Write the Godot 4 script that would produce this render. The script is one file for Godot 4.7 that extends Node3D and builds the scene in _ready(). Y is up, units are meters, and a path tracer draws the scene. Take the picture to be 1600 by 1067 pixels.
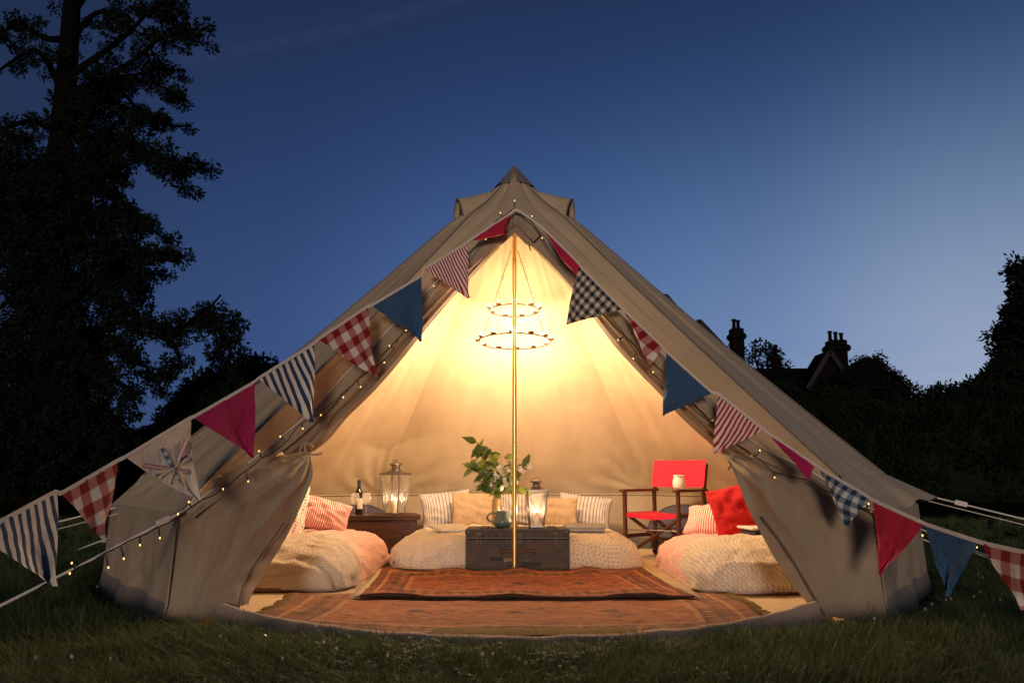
extends Node3D
# A bell tent at dusk with its doors tied back, furnished for the night, on a lawn with trees, hedges and a house behind.

var rng := RandomNumberGenerator.new()
var taken := {}
var noise := FastNoiseLite.new()
var M := {}

# ---------------------------------------------------------------- mesh building
class MB:
	var v := PackedVector3Array()
	var n := PackedVector3Array()
	var t := PackedVector2Array()
	var c := PackedColorArray()
	var i := PackedInt32Array()
	var xf := Transform3D()
	var col := Color(1, 1, 1)

	func grid(nu: int, nv: int, f: Callable, us := 1.0, vs := 1.0, wrap := false) -> MB:
		var b := v.size()
		for y in nv + 1:
			for x in nu + 1:
				var p: Vector3 = f.call(float(x) / nu, float(y) / nv)
				v.append(xf * p)
				n.append(Vector3.ZERO)
				t.append(Vector2(us * x / nu, vs * y / nv))
				c.append(col)
		var w := nu + 1
		for y in nv:
			for x in nu:
				var a := b + y * w + x
				_tri(a, a + 1, a + w)
				_tri(a + 1, a + w + 1, a + w)
		if wrap:
			for y in nv + 1:
				var a := b + y * w
				var m := n[a] + n[a + nu]
				n[a] = m
				n[a + nu] = m
		for k in range(b, v.size()):
			n[k] = n[k].normalized() if n[k].length_squared() > 1e-18 else Vector3.UP
		return self

	func _tri(a: int, b2: int, c2: int) -> void:
		i.append(a)
		i.append(b2)
		i.append(c2)
		var m := (v[c2] - v[a]).cross(v[b2] - v[a])
		n[a] += m
		n[b2] += m
		n[c2] += m

	func flat(pts: Array, inside := Vector3.INF) -> MB:
		# a convex polygon with its own flat normal, turned away from «inside»
		var p := []
		for q in pts:
			p.append(xf * q)
		var m: Vector3 = (p[2] - p[0]).cross(p[1] - p[0]).normalized()
		if inside != Vector3.INF and m.dot(p[0] - xf * inside) < 0:
			p.reverse()
			m = -m
		var b := v.size()
		var ax: Vector3 = (p[1] - p[0]).normalized()
		var ay := m.cross(ax)
		for q in p:
			v.append(q)
			n.append(m)
			t.append(Vector2((q - p[0]).dot(ax), (q - p[0]).dot(ay)))
			c.append(col)
		for k in range(1, p.size() - 1):
			i.append(b)
			i.append(b + k)
			i.append(b + k + 1)
		return self

	func box(at: Vector3, size: Vector3, bevel := 0.004) -> MB:
		var h := size / 2
		var bv := minf(bevel, minf(h.x, minf(h.y, h.z)) * 0.7)
		var q := func(sx, sy, sz, k):
			var p := Vector3(sx * (h.x - bv), sy * (h.y - bv), sz * (h.z - bv))
			p[k] += [sx, sy, sz][k] * bv
			return at + p
		var s := [-1, 1]
		for e in s:
			flat([q.call(e, -1, -1, 0), q.call(e, 1, -1, 0), q.call(e, 1, 1, 0), q.call(e, -1, 1, 0)], at)
			flat([q.call(-1, e, -1, 1), q.call(1, e, -1, 1), q.call(1, e, 1, 1), q.call(-1, e, 1, 1)], at)
			flat([q.call(-1, -1, e, 2), q.call(1, -1, e, 2), q.call(1, 1, e, 2), q.call(-1, 1, e, 2)], at)
			for g in s:
				flat([q.call(e, g, -1, 0), q.call(e, g, 1, 0), q.call(e, g, 1, 1), q.call(e, g, -1, 1)], at)
				flat([q.call(e, -1, g, 0), q.call(e, 1, g, 0), q.call(e, 1, g, 2), q.call(e, -1, g, 2)], at)
				flat([q.call(-1, e, g, 1), q.call(1, e, g, 1), q.call(1, e, g, 2), q.call(-1, e, g, 2)], at)
				for k in s:
					flat([q.call(e, g, k, 0), q.call(e, g, k, 1), q.call(e, g, k, 2)], at)
		return self

	func bar(a: Vector3, b2: Vector3, w: float, d: float, up := Vector3.UP, bevel := 0.003) -> MB:
		# a bevelled batten from a to b2, w wide and d deep
		var y := (b2 - a).normalized()
		var x := y.cross(up)
		if x.length() < 0.01:
			x = y.cross(Vector3.RIGHT)
		x = x.normalized()
		var keep := xf
		xf = keep * Transform3D(Basis(x, y, x.cross(y)), (a + b2) / 2)
		box(Vector3.ZERO, Vector3(w, a.distance_to(b2), d), bevel)
		xf = keep
		return self

	func tube(p: Array, r: Variant, sides := 8, caps := true) -> MB:
		var k := p.size()
		var fr := []
		var up := Vector3.UP
		for j in k:
			var d: Vector3 = (p[mini(j + 1, k - 1)] - p[maxi(j - 1, 0)]).normalized()
			if absf(d.dot(up)) > 0.95:
				up = Vector3.RIGHT if absf(d.x) < 0.9 else Vector3.BACK
			var x := d.cross(up).normalized()
			var y := x.cross(d)
			up = y
			fr.append([x, y])
		var rad := func(j): return r[j] if r is Array else r
		var nv := k - 1 + (2 if caps else 0)
		var f := func(u: float, w: float):
			var j := int(round(w * nv))
			var s := 1.0
			if caps:
				if j == 0 or j == nv:
					s = 0.0
				j = clampi(j - 1, 0, k - 1)
			var a: float = u * TAU
			return p[j] + (fr[j][0] * cos(a) + fr[j][1] * sin(a)) * rad.call(j) * s
		return grid(sides, nv, f, 1, 1, true)

	func lathe(prof: Array, sides := 20, at := Vector3.ZERO, us := 1.0, vs := 1.0) -> MB:
		var k := prof.size() - 1
		return grid(sides, k, func(u: float, w: float):
			var q: Vector2 = prof[int(round(w * k))]
			return at + Vector3(q.x * cos(u * TAU), q.y, q.x * sin(u * TAU)), us, vs, true)

	func mesh() -> ArrayMesh:
		var a := []
		a.resize(Mesh.ARRAY_MAX)
		a[Mesh.ARRAY_VERTEX] = v
		a[Mesh.ARRAY_NORMAL] = n
		a[Mesh.ARRAY_TEX_UV] = t
		a[Mesh.ARRAY_COLOR] = c
		a[Mesh.ARRAY_INDEX] = i
		var m := ArrayMesh.new()
		m.add_surface_from_arrays(Mesh.PRIMITIVE_TRIANGLES, a)
		return m

# ---------------------------------------------------------------- naming and tagging
func numbered(parent: Node, called: String) -> String:
	var key := str(parent.get_instance_id()) + called
	var k: int = taken.get(key, 0)
	taken[key] = k + 1
	return called if k == 0 else "%s_%03d" % [called, k]

func tag(o: Node3D, label: String, category: String, group := "", kind := "") -> Node3D:
	if label: o.set_meta("label", label)
	if category: o.set_meta("category", category)
	if group: o.set_meta("group", group)
	if kind: o.set_meta("kind", kind)
	return o

func thing(called: String, label: String, category: String, at := Vector3.ZERO, turn := 0.0, group := "") -> Node3D:
	var o := Node3D.new()
	o.name = numbered(self, called)
	add_child(o, true)
	o.position = at
	o.rotation.y = turn
	return tag(o, label, category, group)

func put(called: String, shape: Variant, m: Material, parent: Node = self, at := Vector3.ZERO) -> MeshInstance3D:
	var o := MeshInstance3D.new()
	o.mesh = shape.mesh() if shape is MB else shape
	o.mesh.surface_set_material(0, m) if o.mesh is ArrayMesh and o.mesh.surface_get_material(0) == null else o.set_surface_override_material(0, m)
	o.name = numbered(parent, called)
	parent.add_child(o, true)
	o.position = at
	return o

func one(called: String, label: String, category: String, shape: Variant, m: Material, at := Vector3.ZERO, group := "") -> MeshInstance3D:
	var o := put(called, shape, m, self, at)
	tag(o, label, category, group)
	return o

func scatter(called: String, meshes: Array, places: Array, m: Material, parent: Node) -> void:
	# clumps of foliage or grass that nobody could count; one MultiMesh per variant
	for k in meshes.size():
		var mine := []
		for j in range(k, places.size(), meshes.size()):
			mine.append(places[j])
		if mine.is_empty():
			continue
		var mm := MultiMesh.new()
		mm.transform_format = MultiMesh.TRANSFORM_3D
		mm.mesh = meshes[k]
		mm.instance_count = mine.size()
		for j in mine.size():
			mm.set_instance_transform(j, mine[j])
		var o := MultiMeshInstance3D.new()
		o.multimesh = mm
		o.material_override = m
		o.name = numbered(parent, called)
		o.set_meta("kind", "stuff")
		if parent == self:
			o.set_meta("label", "dark green grass of the lawn around the tent")
			o.set_meta("category", "grass")
		parent.add_child(o, true)

# ---------------------------------------------------------------- materials
func mat(c: Color, rough := 0.9, metal := 0.0) -> StandardMaterial3D:
	var m := StandardMaterial3D.new()   # c is the real, linear base colour
	m.albedo_color = Color(c.r, c.g, c.b).linear_to_srgb()
	m.roughness = rough
	m.metallic = metal
	m.cull_mode = BaseMaterial3D.CULL_DISABLED
	return m

func tex(w: int, h: int, f: Callable) -> ImageTexture:
	var im := Image.create(w, h, false, Image.FORMAT_RGB8)
	for y in h:
		for x in w:
			im.set_pixel(x, y, f.call((x + 0.5) / w, (y + 0.5) / h))
	return ImageTexture.create_from_image(im)

func textured(t: Texture2D, scale: Vector3, rough := 0.95) -> StandardMaterial3D:
	var m := mat(Color(1, 1, 1), rough)
	m.albedo_texture = t
	m.uv1_scale = scale
	return m

func relief(m: StandardMaterial3D, t: Texture2D, cm: float) -> StandardMaterial3D:
	m.heightmap_enabled = true
	m.heightmap_texture = t
	m.heightmap_scale = cm
	return m

func nz(freq: float, octaves := 3, s := 1) -> FastNoiseLite:
	var q := FastNoiseLite.new()
	q.seed = s
	q.frequency = freq
	q.fractal_octaves = octaves
	return q

func make_materials() -> void:
	var q := nz(1.0, 4, 5)
	# cloth: a faint mottle in the tan, and a fine weave
	var mottle := tex(256, 256, func(u: float, v: float):
		var a: float = q.get_noise_3d(sin(u * TAU) * 1.3, cos(u * TAU) * 1.3, sin(v * TAU) * 1.3) + q.get_noise_3d(cos(v * TAU) * 4.0, sin(v * TAU) * 4.0, sin(u * TAU) * 4.0) * 0.4
		var b: float = 0.94 + 0.07 * a
		return Color(b, b * 0.995, b * 0.985))
	var weave := tex(128, 128, func(u: float, v: float):
		var a: float = 0.5 + 0.22 * sin(u * TAU * 16) + 0.22 * sin(v * TAU * 16) + 0.06 * q.get_noise_2d(u * 50, v * 50)
		return Color(a, a, a))
	M.mottle = mottle
	M.weave = weave
	var crumple := tex(512, 512, func(u: float, v: float):
		var a: float = 0.0
		for k in 3:
			var s: float = [2.0, 5.0, 11.0][k]
			a += absf(q.get_noise_3d(sin(u * TAU) * s * 0.35 + k * 7, cos(u * TAU) * s * 0.35, (sin(v * TAU) + cos(v * TAU) * 0.6) * s * 0.35)) * [1.0, 0.5, 0.25][k]
		return Color(a, a, a))
	M.crumple = crumple
	var canvas := func(c: Color, glow: float):
		var m := mat(c, 0.95)
		m.albedo_texture = mottle
		m.uv1_triplanar = true
		m.uv1_world_triplanar = true
		m.uv1_scale = Vector3(0.45, 0.45, 0.45)
		relief(m, crumple, 0.22)
		if glow > 0:
			m.backlight_enabled = true
			m.backlight = Color(glow, glow * 0.80, glow * 0.56)
		return m
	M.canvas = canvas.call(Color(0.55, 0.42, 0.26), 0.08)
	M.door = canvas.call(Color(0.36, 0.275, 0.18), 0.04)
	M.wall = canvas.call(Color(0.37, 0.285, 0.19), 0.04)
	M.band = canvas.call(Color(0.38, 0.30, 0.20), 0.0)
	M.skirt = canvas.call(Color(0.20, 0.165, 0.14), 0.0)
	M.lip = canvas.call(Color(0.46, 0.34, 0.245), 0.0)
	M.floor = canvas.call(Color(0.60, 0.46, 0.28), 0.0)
	M.mesh_dark = mat(Color(0.085, 0.068, 0.105), 0.8)
	M.seam = mat(Color(0.20, 0.165, 0.13), 0.9)
	M.zip = mat(Color(0.10, 0.09, 0.08), 0.6)
	M.tape = mat(Color(0.66, 0.60, 0.52), 0.9)
	M.rope = mat(Color(0.72, 0.66, 0.58), 0.8)
	M.cable = mat(Color(0.006, 0.006, 0.007), 0.5)
	M.steel = mat(Color(0.7, 0.7, 0.7), 0.25, 1.0)
	M.pewter = mat(Color(0.30, 0.27, 0.24), 0.42, 1.0)
	M.iron = mat(Color(0.045, 0.038, 0.034), 0.5, 0.6)
	M.dull = mat(Color(0.16, 0.13, 0.11), 0.45, 1.0)
	M.copper = mat(Color(0.10, 0.042, 0.02), 0.5, 0.3)
	M.brass = mat(Color(0.62, 0.47, 0.20), 0.32, 1.0)
	M.wax = mat(Color(0.85, 0.76, 0.58), 0.5)
	M.wax.subsurf_scatter_enabled = true
	M.wax.subsurf_scatter_strength = 0.4
	M.flame = mat(Color(1, 0.8, 0.4), 1.0)
	M.flame.emission_enabled = true
	M.flame.emission = Color(1.0, 0.78, 0.42)
	M.flame.emission_energy_multiplier = 7.0
	M.bulb = mat(Color(1, 0.85, 0.6), 1.0)
	M.bulb.emission_enabled = true
	M.bulb.emission = Color(1.0, 0.74, 0.42)
	M.bulb.emission_energy_multiplier = 2.4
	M.pane = mat(Color(1, 1, 1), 0.03)
	M.pane.transparency = BaseMaterial3D.TRANSPARENCY_ALPHA
	M.pane.albedo_color.a = 0.03
	M.pane.metallic_specular = 0.22
	M.glass = mat(Color(0.95, 0.9, 0.85), 0.03)
	M.glass.transparency = BaseMaterial3D.TRANSPARENCY_ALPHA
	M.glass.albedo_color.a = 0.12
	M.amber = mat(Color(0.75, 0.45, 0.16), 0.05)
	M.amber.transparency = BaseMaterial3D.TRANSPARENCY_ALPHA
	M.amber.albedo_color.a = 0.4
	# woven stripes and checks
	var stripes := func(a: Color, b: Color, share: float):
		return tex(64, 16, func(u: float, v: float):
			var k: float = smoothstep(share - 0.03, share, u) * (1.0 - smoothstep(0.97, 1.0, u))
			return a.lerp(b, k))
	var gingham := func(a: Color, b: Color):
		return tex(96, 96, func(u: float, v: float):
			var k := (0.5 if u < 0.5 else 0.0) + (0.5 if v < 0.5 else 0.0)
			var th: float = 0.93 + 0.07 * sin((u if k < 0.4 else v) * TAU * 24)
			var c := a.lerp(b, k)
			return Color(c.r * th, c.g * th, c.b * th))
	var fabric := func(t: Texture2D, period: float):
		var m := textured(t, Vector3(1.0 / period, 1.0 / period, 1))
		m.backlight_enabled = true
		m.backlight = Color(0.16, 0.16, 0.16)
		return m
	M.blue_stripe = fabric.call(stripes.call(Color(0.86, 0.83, 0.78), Color(0.14, 0.24, 0.36), 0.52), 0.047)
	M.red_check = fabric.call(gingham.call(Color(0.90, 0.86, 0.80), Color(0.55, 0.07, 0.06)), 0.098)
	M.grey_check = fabric.call(gingham.call(Color(0.88, 0.84, 0.74), Color(0.11, 0.15, 0.19)), 0.052)
	M.blue_check = fabric.call(gingham.call(Color(0.84, 0.84, 0.82), Color(0.12, 0.22, 0.33)), 0.052)
	M.red_stripe = fabric.call(stripes.call(Color(0.92, 0.84, 0.82), Color(0.56, 0.05, 0.10), 0.55), 0.0235)
	M.pale_red_stripe = fabric.call(stripes.call(Color(0.92, 0.80, 0.76), Color(0.60, 0.16, 0.18), 0.55), 0.027)
	M.magenta = mat(Color(0.42, 0.008, 0.09), 0.9)
	M.crimson = mat(Color(0.52, 0.010, 0.05), 0.9)
	M.navy = mat(Color(0.028, 0.10, 0.22), 0.9)
	M.cream = mat(Color(0.70, 0.61, 0.48), 0.95)
	for k in ["magenta", "crimson", "navy", "cream"]:
		M[k].backlight_enabled = true
		M[k].backlight = Color(0.12, 0.12, 0.12)
		M[k].albedo_texture = mottle
		M[k].uv1_scale = Vector3(3, 3, 3)
		relief(M[k], crumple, 0.5)
	M.ribbon_red = fabric.call(tex(8, 48, func(u: float, v: float): return Color(0.88, 0.84, 0.80) if (v > 0.2 and v < 0.42) or (v > 0.58 and v < 0.8) else Color(0.55, 0.06, 0.10)), 1.0)
	M.ribbon_check = fabric.call(tex(96, 16, func(u: float, v: float): return Color(0.22, 0.32, 0.38) if fmod(u * 6, 1.0) < 0.5 else Color(0.62, 0.66, 0.66) if v < 0.5 else Color(0.36, 0.45, 0.5)), 1.0)
	M.ribbon_blue = fabric.call(tex(8, 32, func(u: float, v: float): return Color(0.30, 0.37, 0.46) if v < 0.55 else Color(0.80, 0.72, 0.58)), 1.0)
	# bedding
	M.duvet = textured(stripes.call(Color(0.95, 0.89, 0.85), Color(0.87, 0.52, 0.48), 0.55), Vector3(74, 1, 1))
	M.duvet_pillow = textured(stripes.call(Color(0.94, 0.86, 0.82), Color(0.82, 0.40, 0.36), 0.55), Vector3(40, 1, 1))
	M.ticking = textured(stripes.call(Color(0.74, 0.69, 0.64), Color(0.53, 0.49, 0.47), 0.58), Vector3(22, 1, 1))
	M.sheet_check = textured(gingham.call(Color(0.86, 0.85, 0.84), Color(0.38, 0.42, 0.52)), Vector3(12, 12, 1))
	M.dots = textured(tex(64, 64, func(u: float, v: float):
		var d := Vector2(fmod(u * 2, 1.0) - 0.5, fmod(v * 2, 1.0) - 0.5).length()
		return Color(0.9, 0.86, 0.8).lerp(Color(0.03, 0.03, 0.03), 1.0 - smoothstep(0.17, 0.23, d))), Vector3(8, 14, 1))
	for k in ["duvet", "duvet_pillow", "ticking", "dots"]:
		relief(M[k], weave, 0.05)
	var wool := func(pattern: Callable, c: Color, scale: Vector3, cm: float):
		var h := tex(128, 128, pattern)
		var m := mat(c, 1.0)
		m.uv1_scale = scale
		relief(m, h, cm)
		m.rim_enabled = true
		m.rim = 0.5
		m.rim_tint = 0.6
		var shade := tex(128, 128, func(u: float, v: float):
			var a: Color = pattern.call(u, v)
			var b: float = 0.80 + 0.20 * smoothstep(0.1, 0.5, a.r)
			return Color(b, b * 0.97, b * 0.93))
		m.albedo_texture = shade
		return m
	var waffle := func(u: float, v: float):
		var a: float = absf(sin(u * TAU)) * absf(sin(v * TAU))
		var b: float = 0.15 + 0.7 * sqrt(1.0 - a) + 0.1 * sin((u + v) * TAU * 8)
		return Color(b, b, b)
	var lace := func(u: float, v: float):
		var d := Vector2(fmod(u * 2 + (0.5 if v < 0.5 else 0.0), 1.0) - 0.5, fmod(v * 2, 1.0) - 0.5).length()
		var b: float = smoothstep(0.12, 0.28, d) * 0.8 + 0.14 * sin(u * TAU * 10) * sin(v * TAU * 10)
		return Color(b, b, b).clamp(Color(0, 0, 0), Color(1, 1, 1))
	var ribs := func(u: float, v: float):
		var x: float = u + 0.08 * sin(v * TAU * 2)
		var b: float = 0.5 + 0.34 * sin(x * TAU * 2) * (0.7 + 0.3 * sin(v * TAU * 4)) + 0.14 * sin(v * TAU * 12 + u * 20)
		return Color(b, b, b).clamp(Color(0, 0, 0), Color(1, 1, 1))
	M.waffle = wool.call(waffle, Color(0.90, 0.86, 0.78), Vector3(22, 22, 1), 1.4)
	M.lace = wool.call(lace, Color(0.88, 0.81, 0.68), Vector3(15, 15, 1), 1.2)
	M.ribs = wool.call(ribs, Color(0.87, 0.79, 0.65), Vector3(17, 13, 1), 0.8)
	M.loose_knit = wool.call(lace, Color(0.86, 0.78, 0.64), Vector3(27, 27, 1), 0.7)
	M.tan_linen = mat(Color(0.45, 0.31, 0.175), 0.95)
	M.red_linen = mat(Color(0.56, 0.008, 0.012), 0.9)
	M.red_canvas = mat(Color(0.66, 0.008, 0.035), 0.85)
	M.grey_wool = mat(Color(0.36, 0.35, 0.36), 1.0)
	M.dark_wool = mat(Color(0.03, 0.03, 0.045), 1.0)
	M.white_cotton = mat(Color(0.72, 0.70, 0.67), 0.95)
	M.mattress = mat(Color(0.60, 0.50, 0.38), 0.95)
	for k in ["tan_linen", "red_linen", "red_canvas", "mattress", "white_cotton", "grey_wool"]:
		M[k].albedo_texture = mottle
		M[k].uv1_triplanar = true
		M[k].uv1_scale = Vector3(3, 3, 3)
		relief(M[k], crumple, 0.6)
	# woods
	var grain := func(a: Color, b: Color, s: int):
		var g := nz(1.0, 4, s)
		return tex(256, 128, func(u: float, v: float):
			var w: float = g.get_noise_3d(u * 2.0, v * 26.0, sin(u * TAU) * 0.5) * 0.7 + 0.5
			var st: float = g.get_noise_3d(u * 1.2, v * 3.0, 9.0)
			return a.lerp(b, clampf(w + st * 0.6, 0, 1)))
	M.chest_wood = textured(grain.call(Color(0.13, 0.055, 0.025), Color(0.33, 0.15, 0.065), 3), Vector3(1.2, 2.2, 1), 0.45)
	M.chair_wood = textured(grain.call(Color(0.20, 0.085, 0.035), Color(0.38, 0.17, 0.07), 4), Vector3(3, 6, 1), 0.5)
	M.trunk_skin = textured(tex(256, 128, func(u: float, v: float):
		var a: float = q.get_noise_2d(u * 5, v * 3) * 0.6 + q.get_noise_2d(u * 30, v * 18) * 0.35
		var c := Color(0.30, 0.19, 0.055).lerp(Color(0.17, 0.105, 0.028), clampf(0.5 + a, 0, 1))
		return c.lerp(Color(0.05, 0.04, 0.035), smoothstep(0.30, 0.5, q.get_noise_2d(u * 9 + 20, v * 5)) * 0.8)), Vector3(1.4, 2.8, 1), 0.6)
	M.trunk_trim = mat(Color(0.016, 0.013, 0.012), 0.45)
	M.leather = mat(Color(0.10, 0.035, 0.015), 0.5)
	M.letters = mat(Color(0.42, 0.33, 0.16), 0.8)
	M.worn_letters = mat(Color(0.13, 0.095, 0.055), 0.8)
	M.faded = mat(Color(0.016, 0.014, 0.016), 0.7)
	# rugs: bands, lozenges and worn streaks
	var rug := func(field: Color, dark: Color, light: Color, s: int, fade: float):
		var g := nz(1.0, 3, s)
		return tex(768, 512, func(u: float, v: float):
			var e: float = minf(minf(u, 1 - u) * 1.6, minf(v, 1 - v))
			var c := field
			var cells := Vector2(u * 26, v * 18)
			var cell := cells.floor()
			var d: float = absf(fmod(cells.x, 1.0) - 0.5) + absf(fmod(cells.y, 1.0) - 0.5)
			var pick: float = g.get_noise_2d(cell.x * 7.3, cell.y * 5.1)
			if e < 0.05: c = dark.lerp(field, 0.5)
			elif e < 0.07: c = light.lerp(field, 0.4)
			elif e < 0.19:
				c = dark.lerp(field, 0.35)
				if d < 0.36: c = light.lerp(field, 0.3) if pick > 0.0 else field
				if d < 0.15: c = dark
			elif e < 0.21: c = light.lerp(field, 0.4)
			else:
				var big := Vector2(fmod(u * 5, 1.0) - 0.5, fmod(v * 3, 1.0) - 0.5)
				var bd: float = absf(big.x) + absf(big.y)
				if bd < 0.42 and bd > 0.36: c = dark.lerp(field, 0.55)
				elif bd < 0.36 and bd > 0.31: c = light.lerp(field, 0.5)
				elif bd < 0.12: c = dark.lerp(Color(0.12, 0.15, 0.22), 0.5)
				elif d < 0.22 and absf(pick) > 0.12: c = light.lerp(field, 0.4) if pick > 0 else dark
			var wear: float = g.get_noise_2d(u * 14, v * 70) * 1.1 + g.get_noise_2d(u * 120, v * 130) * 0.7 + g.get_noise_2d(u * 5, v * 5) * 0.5
			c = c.lerp(light.lerp(field, 0.55), clampf(wear * 0.9 + fade, 0, 0.8))
			c = c.lerp(dark, clampf(-wear * 0.8, 0, 0.75))
			return c)
	M.rug_red = textured(rug.call(Color(0.58, 0.29, 0.15), Color(0.25, 0.15, 0.11), Color(0.82, 0.60, 0.38), 8, 0.06), Vector3(1, 1, 1), 1.0)
	M.rug_old = textured(rug.call(Color(0.60, 0.36, 0.22), Color(0.29, 0.21, 0.18), Color(0.76, 0.59, 0.42), 9, 0.18), Vector3(1, 1, 1), 1.0)
	var pile := tex(256, 256, func(u: float, v: float):
		var a: float = 0.5 + q.get_noise_2d(u * 90, v * 260) * 0.6 + 0.2 * sin(v * TAU * 64)
		return Color(a, a, a))
	relief(M.rug_red, pile, 0.7)
	relief(M.rug_old, pile, 0.5)
	M.fringe = mat(Color(0.66, 0.53, 0.32), 1.0)
	M.fringe_dull = mat(Color(0.26, 0.17, 0.06), 1.0)
	# bottle, pot, plant
	M.bottle = mat(Color(0.006, 0.009, 0.007), 0.06)
	M.paper = mat(Color(0.72, 0.66, 0.52), 0.8)
	M.enamel = mat(Color(0.075, 0.125, 0.10), 0.16)
	M.enamel.clearcoat_enabled = true
	M.enamel.clearcoat = 0.6
	M.china = mat(Color(0.74, 0.66, 0.54), 0.3)
	M.leaf = mat(Color(0.17, 0.26, 0.05), 0.42)
	M.leaf_dark = mat(Color(0.035, 0.085, 0.02), 0.4)
	M.leaf_light = mat(Color(0.32, 0.38, 0.09), 0.45)
	for k in ["leaf", "leaf_dark", "leaf_light"]:
		M[k].backlight_enabled = true
		M[k].backlight = Color(0.35, 0.4, 0.12)
	M.petal = mat(Color(0.80, 0.76, 0.64), 0.8)
	M.stem = mat(Color(0.20, 0.12, 0.05), 0.8)
	# out of doors
	var lawn := tex(256, 256, func(u: float, v: float):
		var a: float = 0.5 + 0.5 * q.get_noise_2d(u * 30, v * 30)
		return Color(0.10, 0.105, 0.05).lerp(Color(0.17, 0.175, 0.08), a))
	M.soil = textured(lawn, Vector3(0.9, 0.9, 0.9))
	M.soil.uv1_triplanar = true
	M.soil.metallic_specular = 0.02
	M.grass = mat(Color(1, 1, 1), 0.7)
	M.grass.vertex_color_use_as_albedo = true
	M.grass.backlight_enabled = true
	M.grass.backlight = Color(0.8, 0.8, 0.8)
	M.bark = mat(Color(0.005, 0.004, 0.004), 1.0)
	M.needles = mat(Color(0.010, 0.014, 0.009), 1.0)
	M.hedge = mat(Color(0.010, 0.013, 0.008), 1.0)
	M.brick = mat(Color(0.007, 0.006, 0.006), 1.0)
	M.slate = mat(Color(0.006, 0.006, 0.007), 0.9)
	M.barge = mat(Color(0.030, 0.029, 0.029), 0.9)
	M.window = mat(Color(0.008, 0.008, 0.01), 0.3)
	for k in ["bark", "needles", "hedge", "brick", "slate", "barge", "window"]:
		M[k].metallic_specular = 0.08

# ---------------------------------------------------------------- the sky
func make_sky() -> Texture2D:
	var im := Image.create(1024, 512, false, Image.FORMAT_RGBF)
	var keys := [-140.0, -32.0, -16.0, 0.0, 15.0, 27.0, 42.0, 150.0, 220.0]
	var low := [Color(0.019, 0.034, 0.085), Color(0.027, 0.048, 0.112), Color(0.045, 0.088, 0.225), Color(0.098, 0.174, 0.385), Color(0.168, 0.256, 0.462), Color(0.310, 0.385, 0.545), Color(0.355, 0.415, 0.550), Color(0.022, 0.038, 0.090), Color(0.019, 0.034, 0.085)]
	var top := Color(0.0150, 0.0265, 0.068)
	var wisp := nz(1.0, 4, 21)
	for y in 512:
		var e := 90.0 - (y + 0.5) / 512 * 180.0
		var s := exp(-pow(maxf(e, 0.0) / 21.3, 2.6))
		for x in 1024:
			var a := (x + 0.5) / 1024 * 360.0   # the left edge of a panorama looks along -Z
			if a > 220: a -= 360.0
			var k := 0
			while k < keys.size() - 2 and a > keys[k + 1]: k += 1
			var f: float = smoothstep(0.0, 1.0, (a - keys[k]) / (keys[k + 1] - keys[k]))
			f = lerpf(f, (a - keys[k]) / (keys[k + 1] - keys[k]), 0.6)
			var c: Color = low[k].lerp(low[k + 1], f)
			var out := Color(lerpf(top.r, c.r, pow(s, 1.68)), lerpf(top.g, c.g, pow(s, 1.28)), lerpf(top.b, c.b, s))
			# an old vapour trail high up and thin cloud low in the afterglow
			var trail := e - (25.6 + (a + 20.0) * 0.29)
			if a > -22 and a < 8:
				out = out.lerp(Color(0.10, 0.14, 0.26), 0.10 * exp(-pow(trail / 0.35, 2)) * clampf(0.6 + wisp.get_noise_2d(a * 1.4, e * 2), 0, 1))
			if e > 0 and e < 13:
				var w: float = clampf(wisp.get_noise_2d(a * 0.12, e * 0.7) * 1.6, -0.6, 1.0)
				out = out.lerp(Color(c.r * 1.12, c.g * 1.06, c.b * 1.0), 0.35 * w * exp(-pow((e - 5.0) / 4.0, 2)))
			im.set_pixel(x, y, out)
	return ImageTexture.create_from_image(im)

# ---------------------------------------------------------------- the tent
const APEX := Vector3(0, 2.985, 0)
var KNEE := Vector2(2.45, 0.70)
var WALL := Vector2(2.63, 0.52)
var FOOT := 2.66

func pol(az: float, r: float, h: float) -> Vector3:
	return Vector3(r * sin(deg_to_rad(az)), h, r * cos(deg_to_rad(az)))

func rib(az: float, v: float) -> Vector3:
	# a line of the roof from the apex (v = 0) over the knee (v = 0.9) to the top of the wall (v = 1)
	if v < 0.9:
		var t := v / 0.9
		return pol(az, KNEE.x * t, lerpf(APEX.y, KNEE.y, t) - 0.035 * sin(PI * t) - 0.045 * sin(PI * minf(t * 5.0, 1.0)) * (1.0 if t < 0.2 else 0.0))
	var t := (v - 0.9) / 0.1
	return pol(az, lerpf(KNEE.x, WALL.x, t), lerpf(KNEE.y, WALL.y, t))

func along(p: Array, t: float) -> Vector3:
	# a point at share t of a polyline, by length
	var total := 0.0
	for k in p.size() - 1: total += p[k].distance_to(p[k + 1])
	var s := clampf(t, 0, 1) * total
	for k in p.size() - 1:
		var d: float = p[k].distance_to(p[k + 1])
		if s <= d or k == p.size() - 2: return p[k].lerp(p[k + 1], minf(s / maxf(d, 1e-6), 1.0))
		s -= d
	return p[-1]

func smooth_line(p: Array, steps: int) -> Array:
	var c := Curve3D.new()
	for k in p.size():
		var a: Vector3 = p[maxi(k - 1, 0)]
		var b: Vector3 = p[mini(k + 1, p.size() - 1)]
		c.add_point(p[k], -(b - a) / 6, (b - a) / 6)
	var out := []
	for k in steps + 1: out.append(c.sample_baked(c.get_baked_length() * k / steps, true))
	return out

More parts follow.
